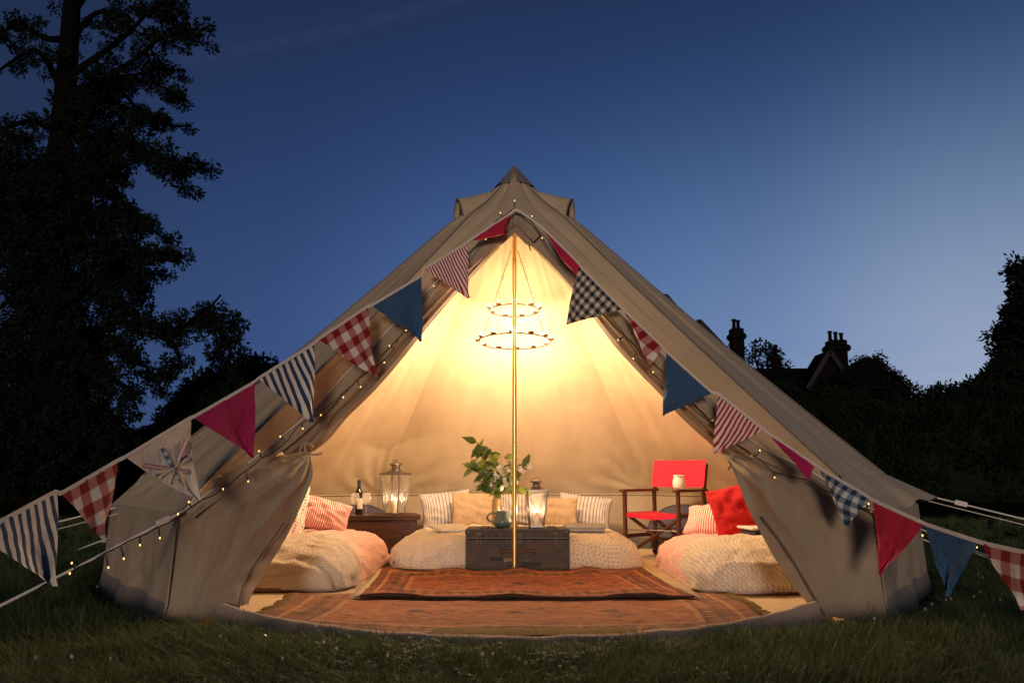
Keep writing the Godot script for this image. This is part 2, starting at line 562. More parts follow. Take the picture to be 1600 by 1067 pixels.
func make_tent() -> Dictionary:
	var tent := thing("bell_tent", "sand coloured canvas bell tent with its front doors tied back and lit from inside", "tent")
	var w := nz(1.0, 3, 31)
	var corners := [41.0, 75.0, 113.0, 150.0, 210.0, 247.0, 285.0, 323.0]
	var eaves := {41.0: Vector3(1.661, 0.560, 1.970), 75.0: Vector3(2.628, 0.563, 0.750), 285.0: Vector3(-2.467, 0.505, 0.780), 323.0: Vector3(-1.556, 0.540, 2.080)}
	for k in corners.size() - 1:
		var a: float = corners[k]
		var b: float = corners[k + 1]
		var wide := b - a
		# roof: stretched flat between its seams, with folds that run down from the apex and up from the eave
		put("roof_panel", MB.new().grid(44, 56, func(u: float, v: float):
			var p := rib(a, v).lerp(rib(b, v), u)
			var out := pol((a + b) / 2, 1.0, 0.9).normalized()
			var edge := sin(PI * u)
			var d: float = w.get_noise_3d(u * wide * 0.22 + k * 9.0, v * 1.1, 0) * 0.022 * edge * sin(PI * minf(v * 1.05, 1.0))
			d += sin(u * wide * 0.9 + k + 2.0 * w.get_noise_2d(u * 3.0, v * 2.0)) * 0.010 * edge * (smoothstep(0.0, 0.12, v) * (1.0 - smoothstep(0.12, 0.6, v)))
			d += sin(u * wide * 0.55 + k * 2.0 + 1.5 * w.get_noise_2d(u * 4.0, v * 3.0)) * 0.009 * edge * smoothstep(0.55, 0.93, v) * (1.0 - smoothstep(0.93, 1.0, v))
			for c in 2:   # creases fan out from the corners where the guy ropes pull
				var x: float = (u if c == 0 else 1.0 - u) * wide / 38.0
				var y := 1.0 - v
				d += 0.010 * sin(15.0 * atan2(y * 1.3, x + 0.002) + 2.0 * w.get_noise_2d(u * 3.0, v * 3.0)) * exp(-(x * x + y * y * 2.5) / 0.11) * smoothstep(0.0, 0.06, x) * smoothstep(0.0, 0.05, y)
			d += 0.009 * edge * sin(u * wide * 0.32 + 3.0 * w.get_noise_2d(u * 1.5 + k, v * 0.8)) * smoothstep(0.15, 0.5, v) * smoothstep(1.0, 0.7, v)
			return p + out * d, 1, 1), M.canvas, tent)
		# wall and the darker mud skirt at its foot
		var wall_at := func(u: float, h: float):
			var top := pol(a, WALL.x, WALL.y).lerp(pol(b, WALL.x, WALL.y), u)
			var foot := pol(a, FOOT, 0.0).lerp(pol(b, FOOT, 0.0), u)
			var p: Vector3 = foot.lerp(top, h / WALL.y)
			var out := pol((a + b) / 2, 1.0, 0.0)
			var f: float = sin(u * wide * 0.45 + k) * 0.010 + w.get_noise_3d(u * wide * 0.16, h * 3.0, k * 5.0) * 0.045
			return p + out * f * sin(PI * u) * clampf((WALL.y - h) * 6.0, 0, 1)
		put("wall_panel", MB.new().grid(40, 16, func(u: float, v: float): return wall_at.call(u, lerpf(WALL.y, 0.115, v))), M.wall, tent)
		put("mud_skirt", MB.new().grid(40, 4, func(u: float, v: float): return wall_at.call(u, lerpf(0.115, 0.0, v)) + pol((a + b) / 2, 1, 0) * 0.02 * v), M.skirt, tent)
		# valance beyond the knee, pulled out at the corners by the guy ropes
		var e0: Vector3 = eaves.get(a, pol(a, 2.76, 0.55))
		var e1: Vector3 = eaves.get(b, pol(b, 2.76, 0.55))
		put("valance", MB.new().grid(36, 8, func(u: float, v: float):
			var i := rib(a, 0.9).lerp(rib(b, 0.9), u) + pol((a + b) / 2, 0.012, 0.004)
			var o := e0.lerp(e1, u) - pol((a + b) / 2, 0.05, 0.0) * sin(PI * u)
			o.y -= 0.030 * sin(PI * u) + 0.006 * sin(u * 30.0 + k)
			var p := i.lerp(o, v)
			p.y += (0.020 * sin(u * wide * 0.5 + k) * v + 0.01 * w.get_noise_2d(u * 8.0, v * 3.0)) * sin(PI * u)
			return p), M.canvas, tent)
		# the seam tape over each joint
	for a in corners:
		var line := []
		for j in 25: line.append(rib(a, 0.02 + 0.88 * j / 24.0) + pol(a, 0.004, 0.004))
		put("seam", MB.new().tube(line, 0.005, 6), M.seam, tent)
	for k in corners.size() - 1:
		var line := []
		for j in 13: line.append(rib(corners[k], 1.0).lerp(rib(corners[k + 1], 1.0), j / 12.0) - pol((corners[k] + corners[k + 1]) / 2, 0.006, 0.0))
		put("wall_seam", MB.new().tube(line, 0.006, 6), M.band, tent)
	# front of the roof, left and right of the opening
	var tip := Vector3(0.004, 2.505, 0.470)
	var hems := {}
	for s: int in [1, -1]:
		var hem: Array = [tip, Vector3(0.474, 1.925, 0.790), Vector3(0.878, 1.417, 1.110), Vector3(1.256, 0.919, 1.450), Vector3(1.512, 0.713, 1.770), Vector3(1.661, 0.560, 1.970)] if s == 1 else [tip, Vector3(-0.470, 1.959, 0.790), Vector3(-0.956, 1.334, 1.160), Vector3(-1.141, 1.054, 1.380), Vector3(-1.377, 0.752, 1.760), Vector3(-1.556, 0.540, 2.080)]
		hem = smooth_line(hem, 40)
		hems[s] = hem
		var az := 41.0 if s == 1 else -37.0
		put("front_roof_panel", MB.new().grid(16, 56, func(u: float, v: float):
			var outer := rib(az, v * 0.9)
			var inner: Vector3 = APEX.lerp(tip, v / 0.16) if v < 0.16 else along(hem, (v - 0.16) / 0.84 * 0.9)
			var p: Vector3 = outer.lerp(inner, u)
			var d: float = (0.02 * w.get_noise_2d(u * 4.0, v * 5.0) + 0.008 * sin(u * 9.0 + v * 4.0)) * sin(PI * u)
			return p + Vector3(0.3 * s, 0.5, 0.6) * d), M.canvas, tent)
		var e: Vector3 = hem[-1]
		put("valance", MB.new().grid(10, 8, func(u: float, v: float):
			return rib(az, 0.9).lerp(e, v).lerp(along(hem, 0.9).lerp(e, v), u)), M.canvas, tent)
		# turned edge of the roof along the opening, facing out
		put("hem", MB.new().grid(4, 60, func(u: float, v: float):
			var p := along(hem, v)
			var wide := 0.115 if v < 0.1 else lerpf(0.095, 0.05, v)
			var into := Vector3(-s * (0.55 if v > 0.04 else 0.1 + 11.0 * v), -0.72, -0.12).normalized()
			return p + into * wide * u + Vector3(0, 0, 0.012 * sin(PI * u) + 0.004 * sin(v * 40.0) * u)), M.band, tent)
		var piping := []
		for j in 61: piping.append(along(hem, j / 60.0) + Vector3(0, 0.003, 0.004))
		put("hem_piping", MB.new().tube(piping, 0.005, 6), M.tape, tent)
		# the door: a curtain gathered up under the hem down to its tie, then falling to the peg
		var inner: Array = [Vector3(0.035, 2.372, 0.395), Vector3(0.241, 2.103, 0.528), Vector3(0.379, 1.915, 0.623), Vector3(0.496, 1.745, 0.706), Vector3(0.633, 1.520, 0.809), Vector3(0.788, 1.311, 0.931), Vector3(0.888, 1.185, 1.014), Vector3(0.975, 1.064, 1.089), Vector3(1.079, 0.939, 1.184), Vector3(1.178, 0.830, 1.278)] if s == 1 else [Vector3(-0.040, 2.354, 0.395), Vector3(-0.149, 2.201, 0.473), Vector3(-0.295, 2.011, 0.583), Vector3(-0.434, 1.824, 0.693), Vector3(-0.584, 1.604, 0.818), Vector3(-0.725, 1.384, 0.943), Vector3(-0.858, 1.195, 1.069), Vector3(-0.983, 1.038, 1.194), Vector3(-1.075, 0.897, 1.294), Vector3(-1.143, 0.831, 1.369)]
		inner = smooth_line(inner, 40)
		put("door_curtain", MB.new().grid(40, 70, func(u: float, v: float):
			var o := along(hem, v * 0.80) + Vector3(-s * 0.012, -0.02, -0.035)
			var q: Vector3 = along(inner, v)
			var p: Vector3 = o.lerp(q, u)
			var full := smoothstep(0.02, 0.2, v)
			var bulge := 0.055 * sin(PI * u) * full
			var fold: float = 0.042 * sin(u * TAU * 2.2 + v * 2.0 + w.get_noise_2d(u * 2.0, v * 4.0)) * full * sin(PI * minf(u + 0.12, 1.0))
			fold += 0.012 * w.get_noise_2d(u * 6.0, v * 7.0)
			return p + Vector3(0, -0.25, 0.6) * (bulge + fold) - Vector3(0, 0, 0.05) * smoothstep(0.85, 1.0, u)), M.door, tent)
		var tie: Vector3 = inner[-1]
		var peg: Vector3 = Vector3(1.420, 0.060, 1.981) if s == 1 else Vector3(-1.291, 0.090, 1.903)
		var free: Array = [tie, Vector3(1.178, 0.711, 1.520), Vector3(1.214, 0.560, 1.580), Vector3(1.269, 0.392, 1.680), Vector3(1.324, 0.239, 1.800), Vector3(1.381, 0.129, 1.900), peg] if s == 1 else [tie, Vector3(-1.103, 0.704, 1.460), Vector3(-1.147, 0.526, 1.540), Vector3(-1.206, 0.351, 1.640), Vector3(-1.265, 0.213, 1.760), Vector3(-1.284, 0.146, 1.850), peg]
		free = smooth_line(free, 30)
		var corner := rib(az, 0.9)
		var top: Array = [tie, tie.lerp(corner, 0.35) + Vector3(0, 0.022, 0.0), tie.lerp(corner, 0.7) + Vector3(0, 0.022, 0), corner + Vector3(-s * 0.01, -0.015, -0.02)]
		top = smooth_line(top, 20)
		var foot_out := pol(az + 0.4 * s, FOOT + 0.006, 0.0)
		var outer_edge := [corner, pol(az + 0.4 * s, WALL.x + 0.006, WALL.y), foot_out]
		put("door_flap", MB.new().grid(64, 60, func(u: float, v: float):
			# u: from the free edge to the wall corner, v: from the tie down to the ground
			var t := along(top, u)
			var b := peg.lerp(foot_out, u) + Vector3(0, 0, 0.10 * sin(PI * u))
			var l: Vector3 = along(free, v)
			var r: Vector3 = along(outer_edge, v)
			var p := t.lerp(b, v) + l.lerp(r, u) - (tie.lerp(corner, u)).lerp(peg.lerp(foot_out, u), v)
			# folds spread like a fan from the tie and soften towards the ground
			var away := sqrt(u * u + v * v * 1.4)
			var fan := atan2(u, v * 1.2 + 0.001)
			var crease := 1.0 - 1.7 * pow(absf(sin(fan * 6.5 + 0.5 + 0.7 * w.get_noise_2d(u * 2.0 + s * 5, v * 2.0))), 0.7)
			var fold := 0.030 * crease * smoothstep(0.0, 0.16, away) * (1.0 - smoothstep(0.35, 1.05, away)) * (1.0 - u * u)
			fold += 0.022 * sin(PI * clampf(u * 2.2, 0, 1)) * sin(PI * v) + 0.008 * w.get_noise_2d(u * 5.0 + 3 * s, v * 2.5) * sin(PI * u)
			# small puckers where the zip pulls the lower corner
			fold += 0.007 * sin(v * 34.0 + 4.0 * u) * exp(-pow((u - 0.12) / 0.10, 2)) * smoothstep(0.5, 0.75, v) * (1.0 - v) * 4.0
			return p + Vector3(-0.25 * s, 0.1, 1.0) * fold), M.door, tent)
		var zip := []
		for j in 31:
			var v := j / 30.0
			zip.append(along(free, 0.45 + 0.55 * v).lerp(corner.lerp(foot_out, 0.45 + 0.55 * v), 0.10 + 0.08 * sin(PI * v)) + Vector3(-0.01 * s, 0, 0.055 + 0.02 * sin(PI * v)))
		put("door_zip", MB.new().tube(zip, 0.0045, 6), M.zip, tent)
		# tie tape: two turns round the gathered cloth, a bow and a loose tail
		var ring := []
		for j in 41:
			var q := TAU * 2 * j / 40.0
			ring.append(tie + Vector3(s * 0.05, 0.01, 0.02) + Vector3(cos(q) * 0.062 + s * 0.02 * sin(q), sin(q) * 0.022 + 0.02 * cos(q) * -s + 0.012 * (j / 40.0), sin(q) * 0.05 + 0.015))
		var tt := MB.new().tube(ring, 0.008, 6)
		tt.tube(smooth_line([tie + Vector3(s * 0.0, -0.01, 0.07), tie + Vector3(-0.03, 0.0, 0.10), tie + Vector3(-0.012, 0.05, 0.09), tie + Vector3(s * 0.01, 0.0, 0.075)], 12), 0.007, 6)
		tt.tube(smooth_line([tie + Vector3(0, -0.012, 0.07), tie + Vector3(0.05, -0.018, 0.08), tie + Vector3(0.082, -0.008, 0.07)] if s == -1 else [tie + Vector3(0.03, 0.0, 0.08), tie + Vector3(0.02, -0.06, 0.10), tie + Vector3(0.0, -0.10, 0.10)], 10), 0.006, 6)
		put("tie_tape", tt, M.band, tent)
		# buckle and ring at the foot of the door
		var hw := MB.new()
		for j in 3: hw.box(peg + Vector3(s * 0.015 * j, -0.022 * j, 0.03 + 0.012 * j), Vector3(0.02, 0.009, 0.012), 0.002)
		hw.tube(smooth_line([peg + Vector3(s * 0.02, -0.03, 0.05), peg + Vector3(s * 0.06, -0.045, 0.06), peg + Vector3(s * 0.05, -0.07, 0.06), peg + Vector3(s * 0.02, -0.05, 0.055)], 14), 0.004, 6)
		put("door_buckle", hw, M.steel, tent)
	# hood that closes the top of the opening, with its hanging loop and tape
	put("hood", MB.new().grid(24, 8, func(u: float, v: float):
		var s := 1 if u > 0.5 else -1
		var t := absf(u - 0.5) * 2.0
		var p := along(hems[s], t * 0.10)
		return p + Vector3(-0.05 * s * t * v, -0.115 * v * (1.0 - 0.55 * t), 0.034 + 0.014 * sin(PI * v) + 0.006 * sin(u * 20.0) * v)), M.band, tent)
	put("hanging_loop", MB.new().tube(smooth_line([Vector3(-0.018, 2.360, 0.500), Vector3(-0.022, 2.324, 0.500), Vector3(-0.001, 2.302, 0.500), Vector3(0.021, 2.324, 0.500), Vector3(0.013, 2.360, 0.500)], 14), 0.004, 6), M.band, tent)
	put("loose_tape", MB.new().tube(smooth_line([Vector3(0.056, 2.374, 0.500), Vector3(0.078, 2.306, 0.500), Vector3(0.099, 2.244, 0.500), Vector3(0.108, 2.208, 0.500)], 8), 0.005, 5), M.zip, tent)
	# apex cap
	put("apex_cap", MB.new().grid(48, 10, func(u: float, v: float):
		var p := rib(u * 360.0, 0.001 + 0.052 * v)
		return p + pol(u * 360.0, 0.004 + 0.006 * v, 0.012 - 0.004 * v + 0.004 * sin(u * TAU * 6) * v), 1, 1, true), M.skirt, tent)
	# vents: hooped hoods that stand out of the roof on both sides
	for s: int in [1, -1]:
		var az := 68.0 * s
		var out := pol(az, 1, 0)
		var side := out.cross(Vector3.UP)
		var arch := func(u: float, v: float):
			var q: float = PI * u
			var wd := lerpf(0.055, 0.100, v)
			var on := rib(az, lerpf(0.07, 0.158, v))
			# the feet of the arch stand on the roof, which falls away to both sides of the middle line
			var foot := pow(absf(cos(q)), 2.0) * wd * 0.10
			return on - Vector3.UP * (0.03 * absf(cos(q)) + foot) + side * cos(q) * wd + Vector3.UP * sin(q) * lerpf(0.012, 0.135, pow(v, 0.8)) + out * 0.02 * sin(q) * v
		var vent := put("roof_vent", MB.new().grid(28, 10, arch), M.canvas, tent)
		var rim := []
		for j in 29: rim.append(arch.call(j / 28.0, 1.0))
		put("rim", MB.new().tube(rim, 0.005, 6), M.seam, vent)
		put("vent_mesh", MB.new().grid(20, 4, func(u: float, v: float): return arch.call(u, 0.86).lerp(rib(az, 0.145), v)), M.mesh_dark, vent)
	# half-round mesh windows low in the back wall
	for p in [[-1.30, -1.83], [1.40, -1.75]]:
		var c := Vector3(p[0], 0.14, p[1])
		var into := Vector3(-c.x, 0, -c.z).normalized()
		var side := into.cross(Vector3.UP)
		var az: float = rad_to_deg(atan2(p[0], p[1]))
		var flat_r := 2.52
		c = pol(az, flat_r, 0.13)
		put("window", MB.new().grid(28, 6, func(u: float, v: float): return c + (side * cos(PI * u) * 0.40 + Vector3.UP * sin(PI * u) * 0.31) * v - into * 0.06 * sin(PI * u) * v * 0.0), M.mesh_dark, tent)
		var edge := []
		for j in 29: edge.append(c + side * cos(PI * j / 28.0) * 0.40 + Vector3.UP * sin(PI * j / 28.0) * 0.31 + into * 0.004)
		put("window_piping", MB.new().tube(edge, 0.006, 6), M.seam, tent)
	# groundsheet: the floor and the lip that stands up across the doorway
	put("groundsheet", MB.new().grid(72, 30, func(u: float, v: float):
		var r: float = 2.50 * sqrt(v)
		var p := pol(u * 360.0, r, 0.022)
		p.y += 0.006 * w.get_noise_2d(p.x * 5.0, p.z * 5.0) + 0.003 * w.get_noise_2d(p.x * 14.0, p.z * 14.0)
		return p, 1, 1, true), M.floor, tent)
	put("groundsheet_lip", MB.new().grid(90, 8, func(u: float, v: float):
		var az := lerpf(-37.0, 37.0, u)
		var e := absf(az) / 37.0
		var h := 0.050 + 0.070 * e * e + 0.008 * w.get_noise_2d(az * 0.2, 0)
		# over the top and down to the ground, as a rolled edge
		var prof := [Vector2(2.475, 0.02), Vector2(2.50, h * 0.7), Vector2(2.525, h), Vector2(2.55, h * 0.9), Vector2(2.58, h * 0.4), Vector2(2.62, -0.01)]
		var x := v * 5.0
		var j := mini(int(x), 4)
		var q: Vector2 = prof[j].lerp(prof[j + 1], x - j)
		return pol(az, q.x - 0.10 * e * e + 0.012 * w.get_noise_2d(az * 0.35, v * 2.0), q.y)), M.lip, tent)
	# guy ropes, each with its runner
	var guys := [
		[Vector3(-1.556, 0.540, 2.080), Vector3(-2.21, 0.02, 3.36), 0.0065], [Vector3(1.661, 0.560, 1.970), Vector3(2.70, 0.02, 3.20), 0.0065],
		[Vector3(2.628, 0.563, 0.750), Vector3(4.55, 0.02, 1.95), 0.0055], [Vector3(2.598, 0.542, 0.700), Vector3(4.25, 0.02, 2.35), 0.0035],
		[Vector3(-2.467, 0.505, 0.780), Vector3(-4.20, 0.02, 2.05), 0.0055], [Vector3(-2.337, 0.493, 0.850), Vector3(-3.9, 0.02, 2.35), 0.003],
		[pol(113, 2.70, 0.55), pol(113, 4.3, 0.02), 0.0055], [pol(247, 2.70, 0.55), pol(247, 4.3, 0.02), 0.0055],
	]
	for g in guys:
		var p0: Vector3 = g[0]
		var p1: Vector3 = g[1]
		var rope := put("guy_rope", MB.new().tube([p0, p0.lerp(p1, 0.33) - Vector3(0, 0.012, 0), p0.lerp(p1, 0.66) - Vector3(0, 0.012, 0), p1], g[2], 6), M.rope, tent)
		if g[2] > 0.005:
			var d := (p1 - p0).normalized()
			put("runner", MB.new().bar(p0 + d * 0.10, p0 + d * 0.17, 0.016, 0.03), M.rope, rope)
	return hems

# ---------------------------------------------------------------- bunting
func pennant(parent: Node3D, a: Vector3, b: Vector3, tip: Vector3, m: Material, label: String, curl := 0.0, s := 1.0) -> MeshInstance3D:
	var e1 := (b - a).normalized()
	var nrm := e1.cross(tip - a).normalized()
	if nrm.z < 0: nrm = -nrm
	var e2 := nrm.cross(e1)
	if e2.y > 0: e2 = -e2
	var mb := MB.new()
	mb.grid(18, 22, func(u: float, v: float):
		var p := a.lerp(b, u).lerp(tip, v)
		# edges bow a little, the cloth ripples, a curled flag folds over towards its tip
		var ripple := 0.017 * sin(u * 6.5 + v * 4.0 + s * 5.0) * v * (1.0 - v * 0.4) + 0.006 * noise.get_noise_2d(u * 60.0 + s * 90.0, v * 60.0)
		var fold := curl * sin(PI * u) * sin(PI * minf(v * 1.1, 1.0))
		return p + nrm * (ripple + fold + 0.035 * sin(s * 11.0) * pow(v, 2.5) + 0.012 * sin(s * 7.0) * pow(1.0 - u, 3.0) * v) + (b - a) * 0.018 * (u - 0.5) * sin(PI * v))
	for k in mb.t.size():
		var d := mb.v[k] - a
		mb.t[k] = Vector2(d.dot(e1), d.dot(e2))
	var o := put("pennant", mb, m, parent)
	o.set_meta("label", label)
	return o

func make_bunting() -> void:
	var b := thing("bunting", "long string of cotton pennants draped from the hood down both sides of the opening", "bunting")
	var flags := [
		[Vector3(-1.699, 0.516, 3.460), Vector3(-1.679, 0.643, 3.029), Vector3(-1.654, 0.309, 3.039), "blue_stripe", 0.0, "pennant in wide blue and white stripes, lowest on the left"],
		[Vector3(-1.675, 0.635, 3.008), Vector3(-1.611, 0.759, 2.703), Vector3(-1.601, 0.442, 2.744), "red_check", 0.0, "pennant in red and white gingham, low on the left"],
		[Vector3(-1.599, 0.775, 2.662), Vector3(-1.471, 0.957, 2.313), Vector3(-1.443, 0.588, 2.299), "cream", 0.0, "cream pennant with crossed ribbons sewn on"],
		[Vector3(-1.464, 0.961, 2.299), Vector3(-1.291, 1.156, 1.970), Vector3(-1.274, 0.784, 1.970), "magenta", 0.0, "plain magenta pennant on the left"],
		[Vector3(-1.279, 1.175, 1.950), Vector3(-1.077, 1.396, 1.652), Vector3(-1.055, 0.981, 1.642), "blue_stripe", 0.0, "pennant in blue and white stripes, middle of the left side"],
		[Vector3(-1.057, 1.425, 1.625), Vector3(-0.841, 1.655, 1.361), Vector3(-0.809, 1.246, 1.337), "red_check", 0.0, "pennant in red and white gingham, upper left"],
		[Vector3(-0.823, 1.666, 1.340), Vector3(-0.571, 1.901, 1.077), Vector3(-0.554, 1.501, 1.066), "navy", 0.0, "plain dark blue pennant on the left"],
		[Vector3(-0.553, 1.945, 1.059), Vector3(-0.309, 2.171, 0.833), Vector3(-0.287, 1.819, 0.816), "red_stripe", 0.0, "pennant in fine red and white stripes, upper left"],
		[Vector3(-0.297, 2.186, 0.823), Vector3(-0.022, 2.444, 0.594), Vector3(-0.078, 2.277, 0.638), "crimson", 0.045, "crimson pennant folded over beside the hood on the left"],
		[Vector3(0.175, 2.312, 0.711), Vector3(0.417, 2.003, 0.900), Vector3(0.375, 1.949, 0.867), "crimson", 0.06, "crimson pennant folded over beside the hood on the right"],
		[Vector3(0.406, 2.010, 0.891), Vector3(0.648, 1.690, 1.099), Vector3(0.329, 1.643, 0.833), "grey_check", 0.03, "pennant in grey and cream gingham"],
		[Vector3(0.655, 1.681, 1.105), Vector3(0.848, 1.433, 1.288), Vector3(0.791, 1.328, 1.236), "red_check", 0.045, "crumpled pennant in red and white gingham on the right"],
		[Vector3(0.869, 1.400, 1.309), Vector3(1.074, 1.144, 1.529), Vector3(0.825, 1.040, 1.276), "navy", 0.0, "plain dark blue pennant, middle of the right side"],
		[Vector3(1.096, 1.138, 1.553), Vector3(1.273, 0.931, 1.773), Vector3(1.079, 0.816, 1.547), "pale_red_stripe", 0.0, "pennant in pale red and white stripes on the right"],
		[Vector3(1.282, 0.920, 1.785), Vector3(1.442, 0.749, 2.017), Vector3(1.418, 0.685, 1.987), "magenta", 0.03, "magenta pennant folded narrow against the roof"],
		[Vector3(1.457, 0.731, 2.041), Vector3(1.591, 0.601, 2.279), Vector3(1.509, 0.470, 2.148), "blue_check", 0.035, "pennant in blue and white gingham on the right"],
		[Vector3(1.595, 0.593, 2.289), Vector3(1.706, 0.502, 2.539), Vector3(1.604, 0.271, 2.347), "crimson", 0.0, "plain crimson pennant low on the right"],
		[Vector3(1.707, 0.500, 2.542), Vector3(1.792, 0.446, 2.801), Vector3(1.728, 0.222, 2.652), "navy", 0.0, "plain dark blue pennant low on the right"],
		[Vector3(1.795, 0.444, 2.813), Vector3(1.849, 0.420, 3.079), Vector3(1.815, 0.219, 2.981), "red_check", 0.0, "pennant in red and white gingham, lowest on the right"],
	]
	var line := []
	for k in flags.size():
		var f: Array = flags[k]
		line.append(f[0])
		line.append(f[1])
		if k == 8: line.append(Vector3(0.008, 2.468, 0.589))
		var o := pennant(b, f[0], f[1], f[2], M[f[3]], f[5], f[4], k * 0.37)
		if k == 2:
			for r in [[Vector3(-1.526, 0.815, 2.457), Vector3(-1.460, 0.619, 2.330), 0.024, "ribbon_check"], [Vector3(-1.468, 0.857, 2.320), Vector3(-1.500, 0.662, 2.416), 0.018, "ribbon_red"], [Vector3(-1.561, 0.743, 2.556), Vector3(-1.454, 0.715, 2.306), 0.018, "ribbon_red"], [Vector3(-1.527, 0.695, 2.477), Vector3(-1.461, 0.783, 2.313), 0.022, "ribbon_blue"]]:
				var p0: Vector3 = r[0] + Vector3(0, 0, 0.03)
				var p1: Vector3 = r[1] + Vector3(0, 0, 0.03)
				var across: Vector3 = (p1 - p0).cross(Vector3(0.05, 0, 1)).normalized() * r[2] / 2
				put("ribbon", MB.new().grid(12, 2, func(u: float, v: float): return p0.lerp(p1, u) + across * (v * 2 - 1)), M[r[3]], o)
	line.push_front(line[0] + (line[0] - line[1]) * 0.6)
	var whole := smooth_line(line, 220)
	var tape := MB.new().grid(6, 220, func(u: float, v: float):
		var p: Vector3 = whole[int(round(v * 220))]
		var a := TAU * u
		return p + Vector3(0, 0.010 * sin(a), 0.0035 * cos(a) + 0.004), 1, 1, true)
	put("tape", tape, M.tape, b)

# ---------------------------------------------------------------- fairy lights along the hem
func make_fairy_lights(hems: Dictionary) -> void:
	var f := thing("fairy_lights", "string of tiny warm lights on black cable along the edges of the opening", "fairy lights")
	var bulbs := [
		Vector3(-0.001, 2.536, 0.558), Vector3(-0.095, 2.432, 0.621), Vector3(-0.190, 2.231, 0.693), Vector3(-0.504, 1.861, 0.947), Vector3(-0.653, 1.561, 1.081), Vector3(-0.740, 1.455, 1.163), Vector3(-0.764, 1.353, 1.188), Vector3(-0.879, 1.198, 1.304), Vector3(-0.959, 1.132, 1.388), Vector3(-1.057, 1.025, 1.498), Vector3(-1.131, 0.947, 1.586), Vector3(-1.220, 0.901, 1.695), Vector3(-1.297, 0.822, 1.799), Vector3(-1.329, 0.672, 1.852), Vector3(-1.412, 0.636, 1.974), Vector3(-1.513, 0.580, 2.140), Vector3(-1.542, 0.527, 2.187), Vector3(-1.591, 0.425, 2.256), Vector3(-1.646, 0.400, 2.332), Vector3(-1.686, 0.348, 2.394), Vector3(-1.723, 0.317, 2.453), Vector3(-1.810, 0.349, 2.593), Vector3(-1.811, 0.309, 2.601),
		Vector3(0.114, 2.406, 0.633), Vector3(0.180, 2.244, 0.677), Vector3(0.545, 1.688, 0.941), Vector3(0.626, 1.514, 1.005), Vector3(0.707, 1.391, 1.072), Vector3(0.810, 1.300, 1.158), Vector3(1.109, 1.011, 1.433), Vector3(1.286, 0.831, 1.619), Vector3(1.338, 0.691, 1.683), Vector3(1.627, 0.572, 2.149), Vector3(1.685, 0.466, 2.232), Vector3(1.771, 0.443, 2.355), Vector3(1.850, 0.454, 2.478), Vector3(1.895, 0.410, 2.562)]
	var wires := {
		-1: [Vector3(-0.001, 2.487, 0.558), Vector3(-0.145, 2.350, 0.658), Vector3(-0.287, 2.125, 0.768), Vector3(-0.422, 1.972, 0.878), Vector3(-0.525, 1.801, 0.965), Vector3(-0.637, 1.630, 1.066), Vector3(-0.745, 1.397, 1.169), Vector3(-0.847, 1.294, 1.269), Vector3(-0.937, 1.189, 1.363), Vector3(-1.063, 1.038, 1.504), Vector3(-1.143, 0.973, 1.598), Vector3(-1.213, 0.855, 1.689), Vector3(-1.275, 0.801, 1.770), Vector3(-1.352, 0.716, 1.880), Vector3(-1.422, 0.633, 1.990), Vector3(-1.497, 0.571, 2.115), Vector3(-1.527, 0.537, 2.167), Vector3(-1.597, 0.476, 2.261), Vector3(-1.700, 0.409, 2.409), Vector3(-1.801, 0.325, 2.581), Vector3(-1.874, 0.267, 2.729)],
		1: [Vector3(-0.001, 2.487, 0.558), Vector3(0.118, 2.365, 0.636), Vector3(0.241, 2.138, 0.719), Vector3(0.409, 1.918, 0.838), Vector3(0.531, 1.743, 0.930), Vector3(0.638, 1.592, 1.013), Vector3(0.719, 1.432, 1.080), Vector3(0.830, 1.275, 1.174), Vector3(0.981, 1.099, 1.311), Vector3(1.082, 0.992, 1.408), Vector3(1.191, 0.875, 1.519), Vector3(1.269, 0.804, 1.602), Vector3(1.347, 0.720, 1.691), Vector3(1.448, 0.685, 1.811), Vector3(1.544, 0.611, 1.936), Vector3(1.600, 0.564, 2.103), Vector3(1.690, 0.515, 2.235), Vector3(1.774, 0.462, 2.358), Vector3(1.849, 0.420, 2.481), Vector3(1.896, 0.390, 2.567), Vector3(1.982, 0.337, 2.752)]}
	var cable := MB.new()
	var lines := {}
	for s: int in [1, -1]:
		var p := smooth_line(wires[s], 200)
		for k in p.size():
			p[k] += Vector3(0, -0.003 + 0.003 * sin(k * 0.9), 0.008 + 0.003 * cos(k * 0.7))
		lines[s] = p
		cable.tube(p, 0.0030, 6)
	put("cable", cable, M.cable, f)
	var glow := MB.new().grid(10, 8, func(u: float, v: float): return Vector3(sin(PI * v) * 0.0035 * cos(TAU * u), -cos(PI * v) * 0.0050, sin(PI * v) * 0.0035 * sin(TAU * u)), 1, 1, true).mesh()
	glow.surface_set_material(0, M.bulb)
	for at in bulbs:
		var best: Vector3 = lines[1][0]
		for s: int in [1, -1]:
			for q in lines[s]:
				if q.distance_to(at) < best.distance_to(at): best = q
		var b := put("bulb", glow, M.bulb, f, at + Vector3(0, 0, 0.02))
		var end: Vector3 = best - b.position
		var stop := end.normalized() * 0.010
		var way := (end - stop).limit_length(0.09)
		put("bulb_holder", MB.new().tube([stop, stop + way * 0.35, stop + way], [0.0044, 0.0042, 0.0026], 6), M.cable, b)

# ---------------------------------------------------------------- candle light
func candle_light(parent: Node3D, at: Vector3, energy: float) -> void:
	var l := OmniLight3D.new()
	l.name = numbered(parent, "candle_light")
	l.light_color = Color(1.0, 0.85, 0.685)
	l.light_energy = energy
	l.light_size = 0.012
	l.omni_range = 12.0
	l.omni_attenuation = 2.0
	l.shadow_enabled = true
	parent.add_child(l, true)
	l.position = at

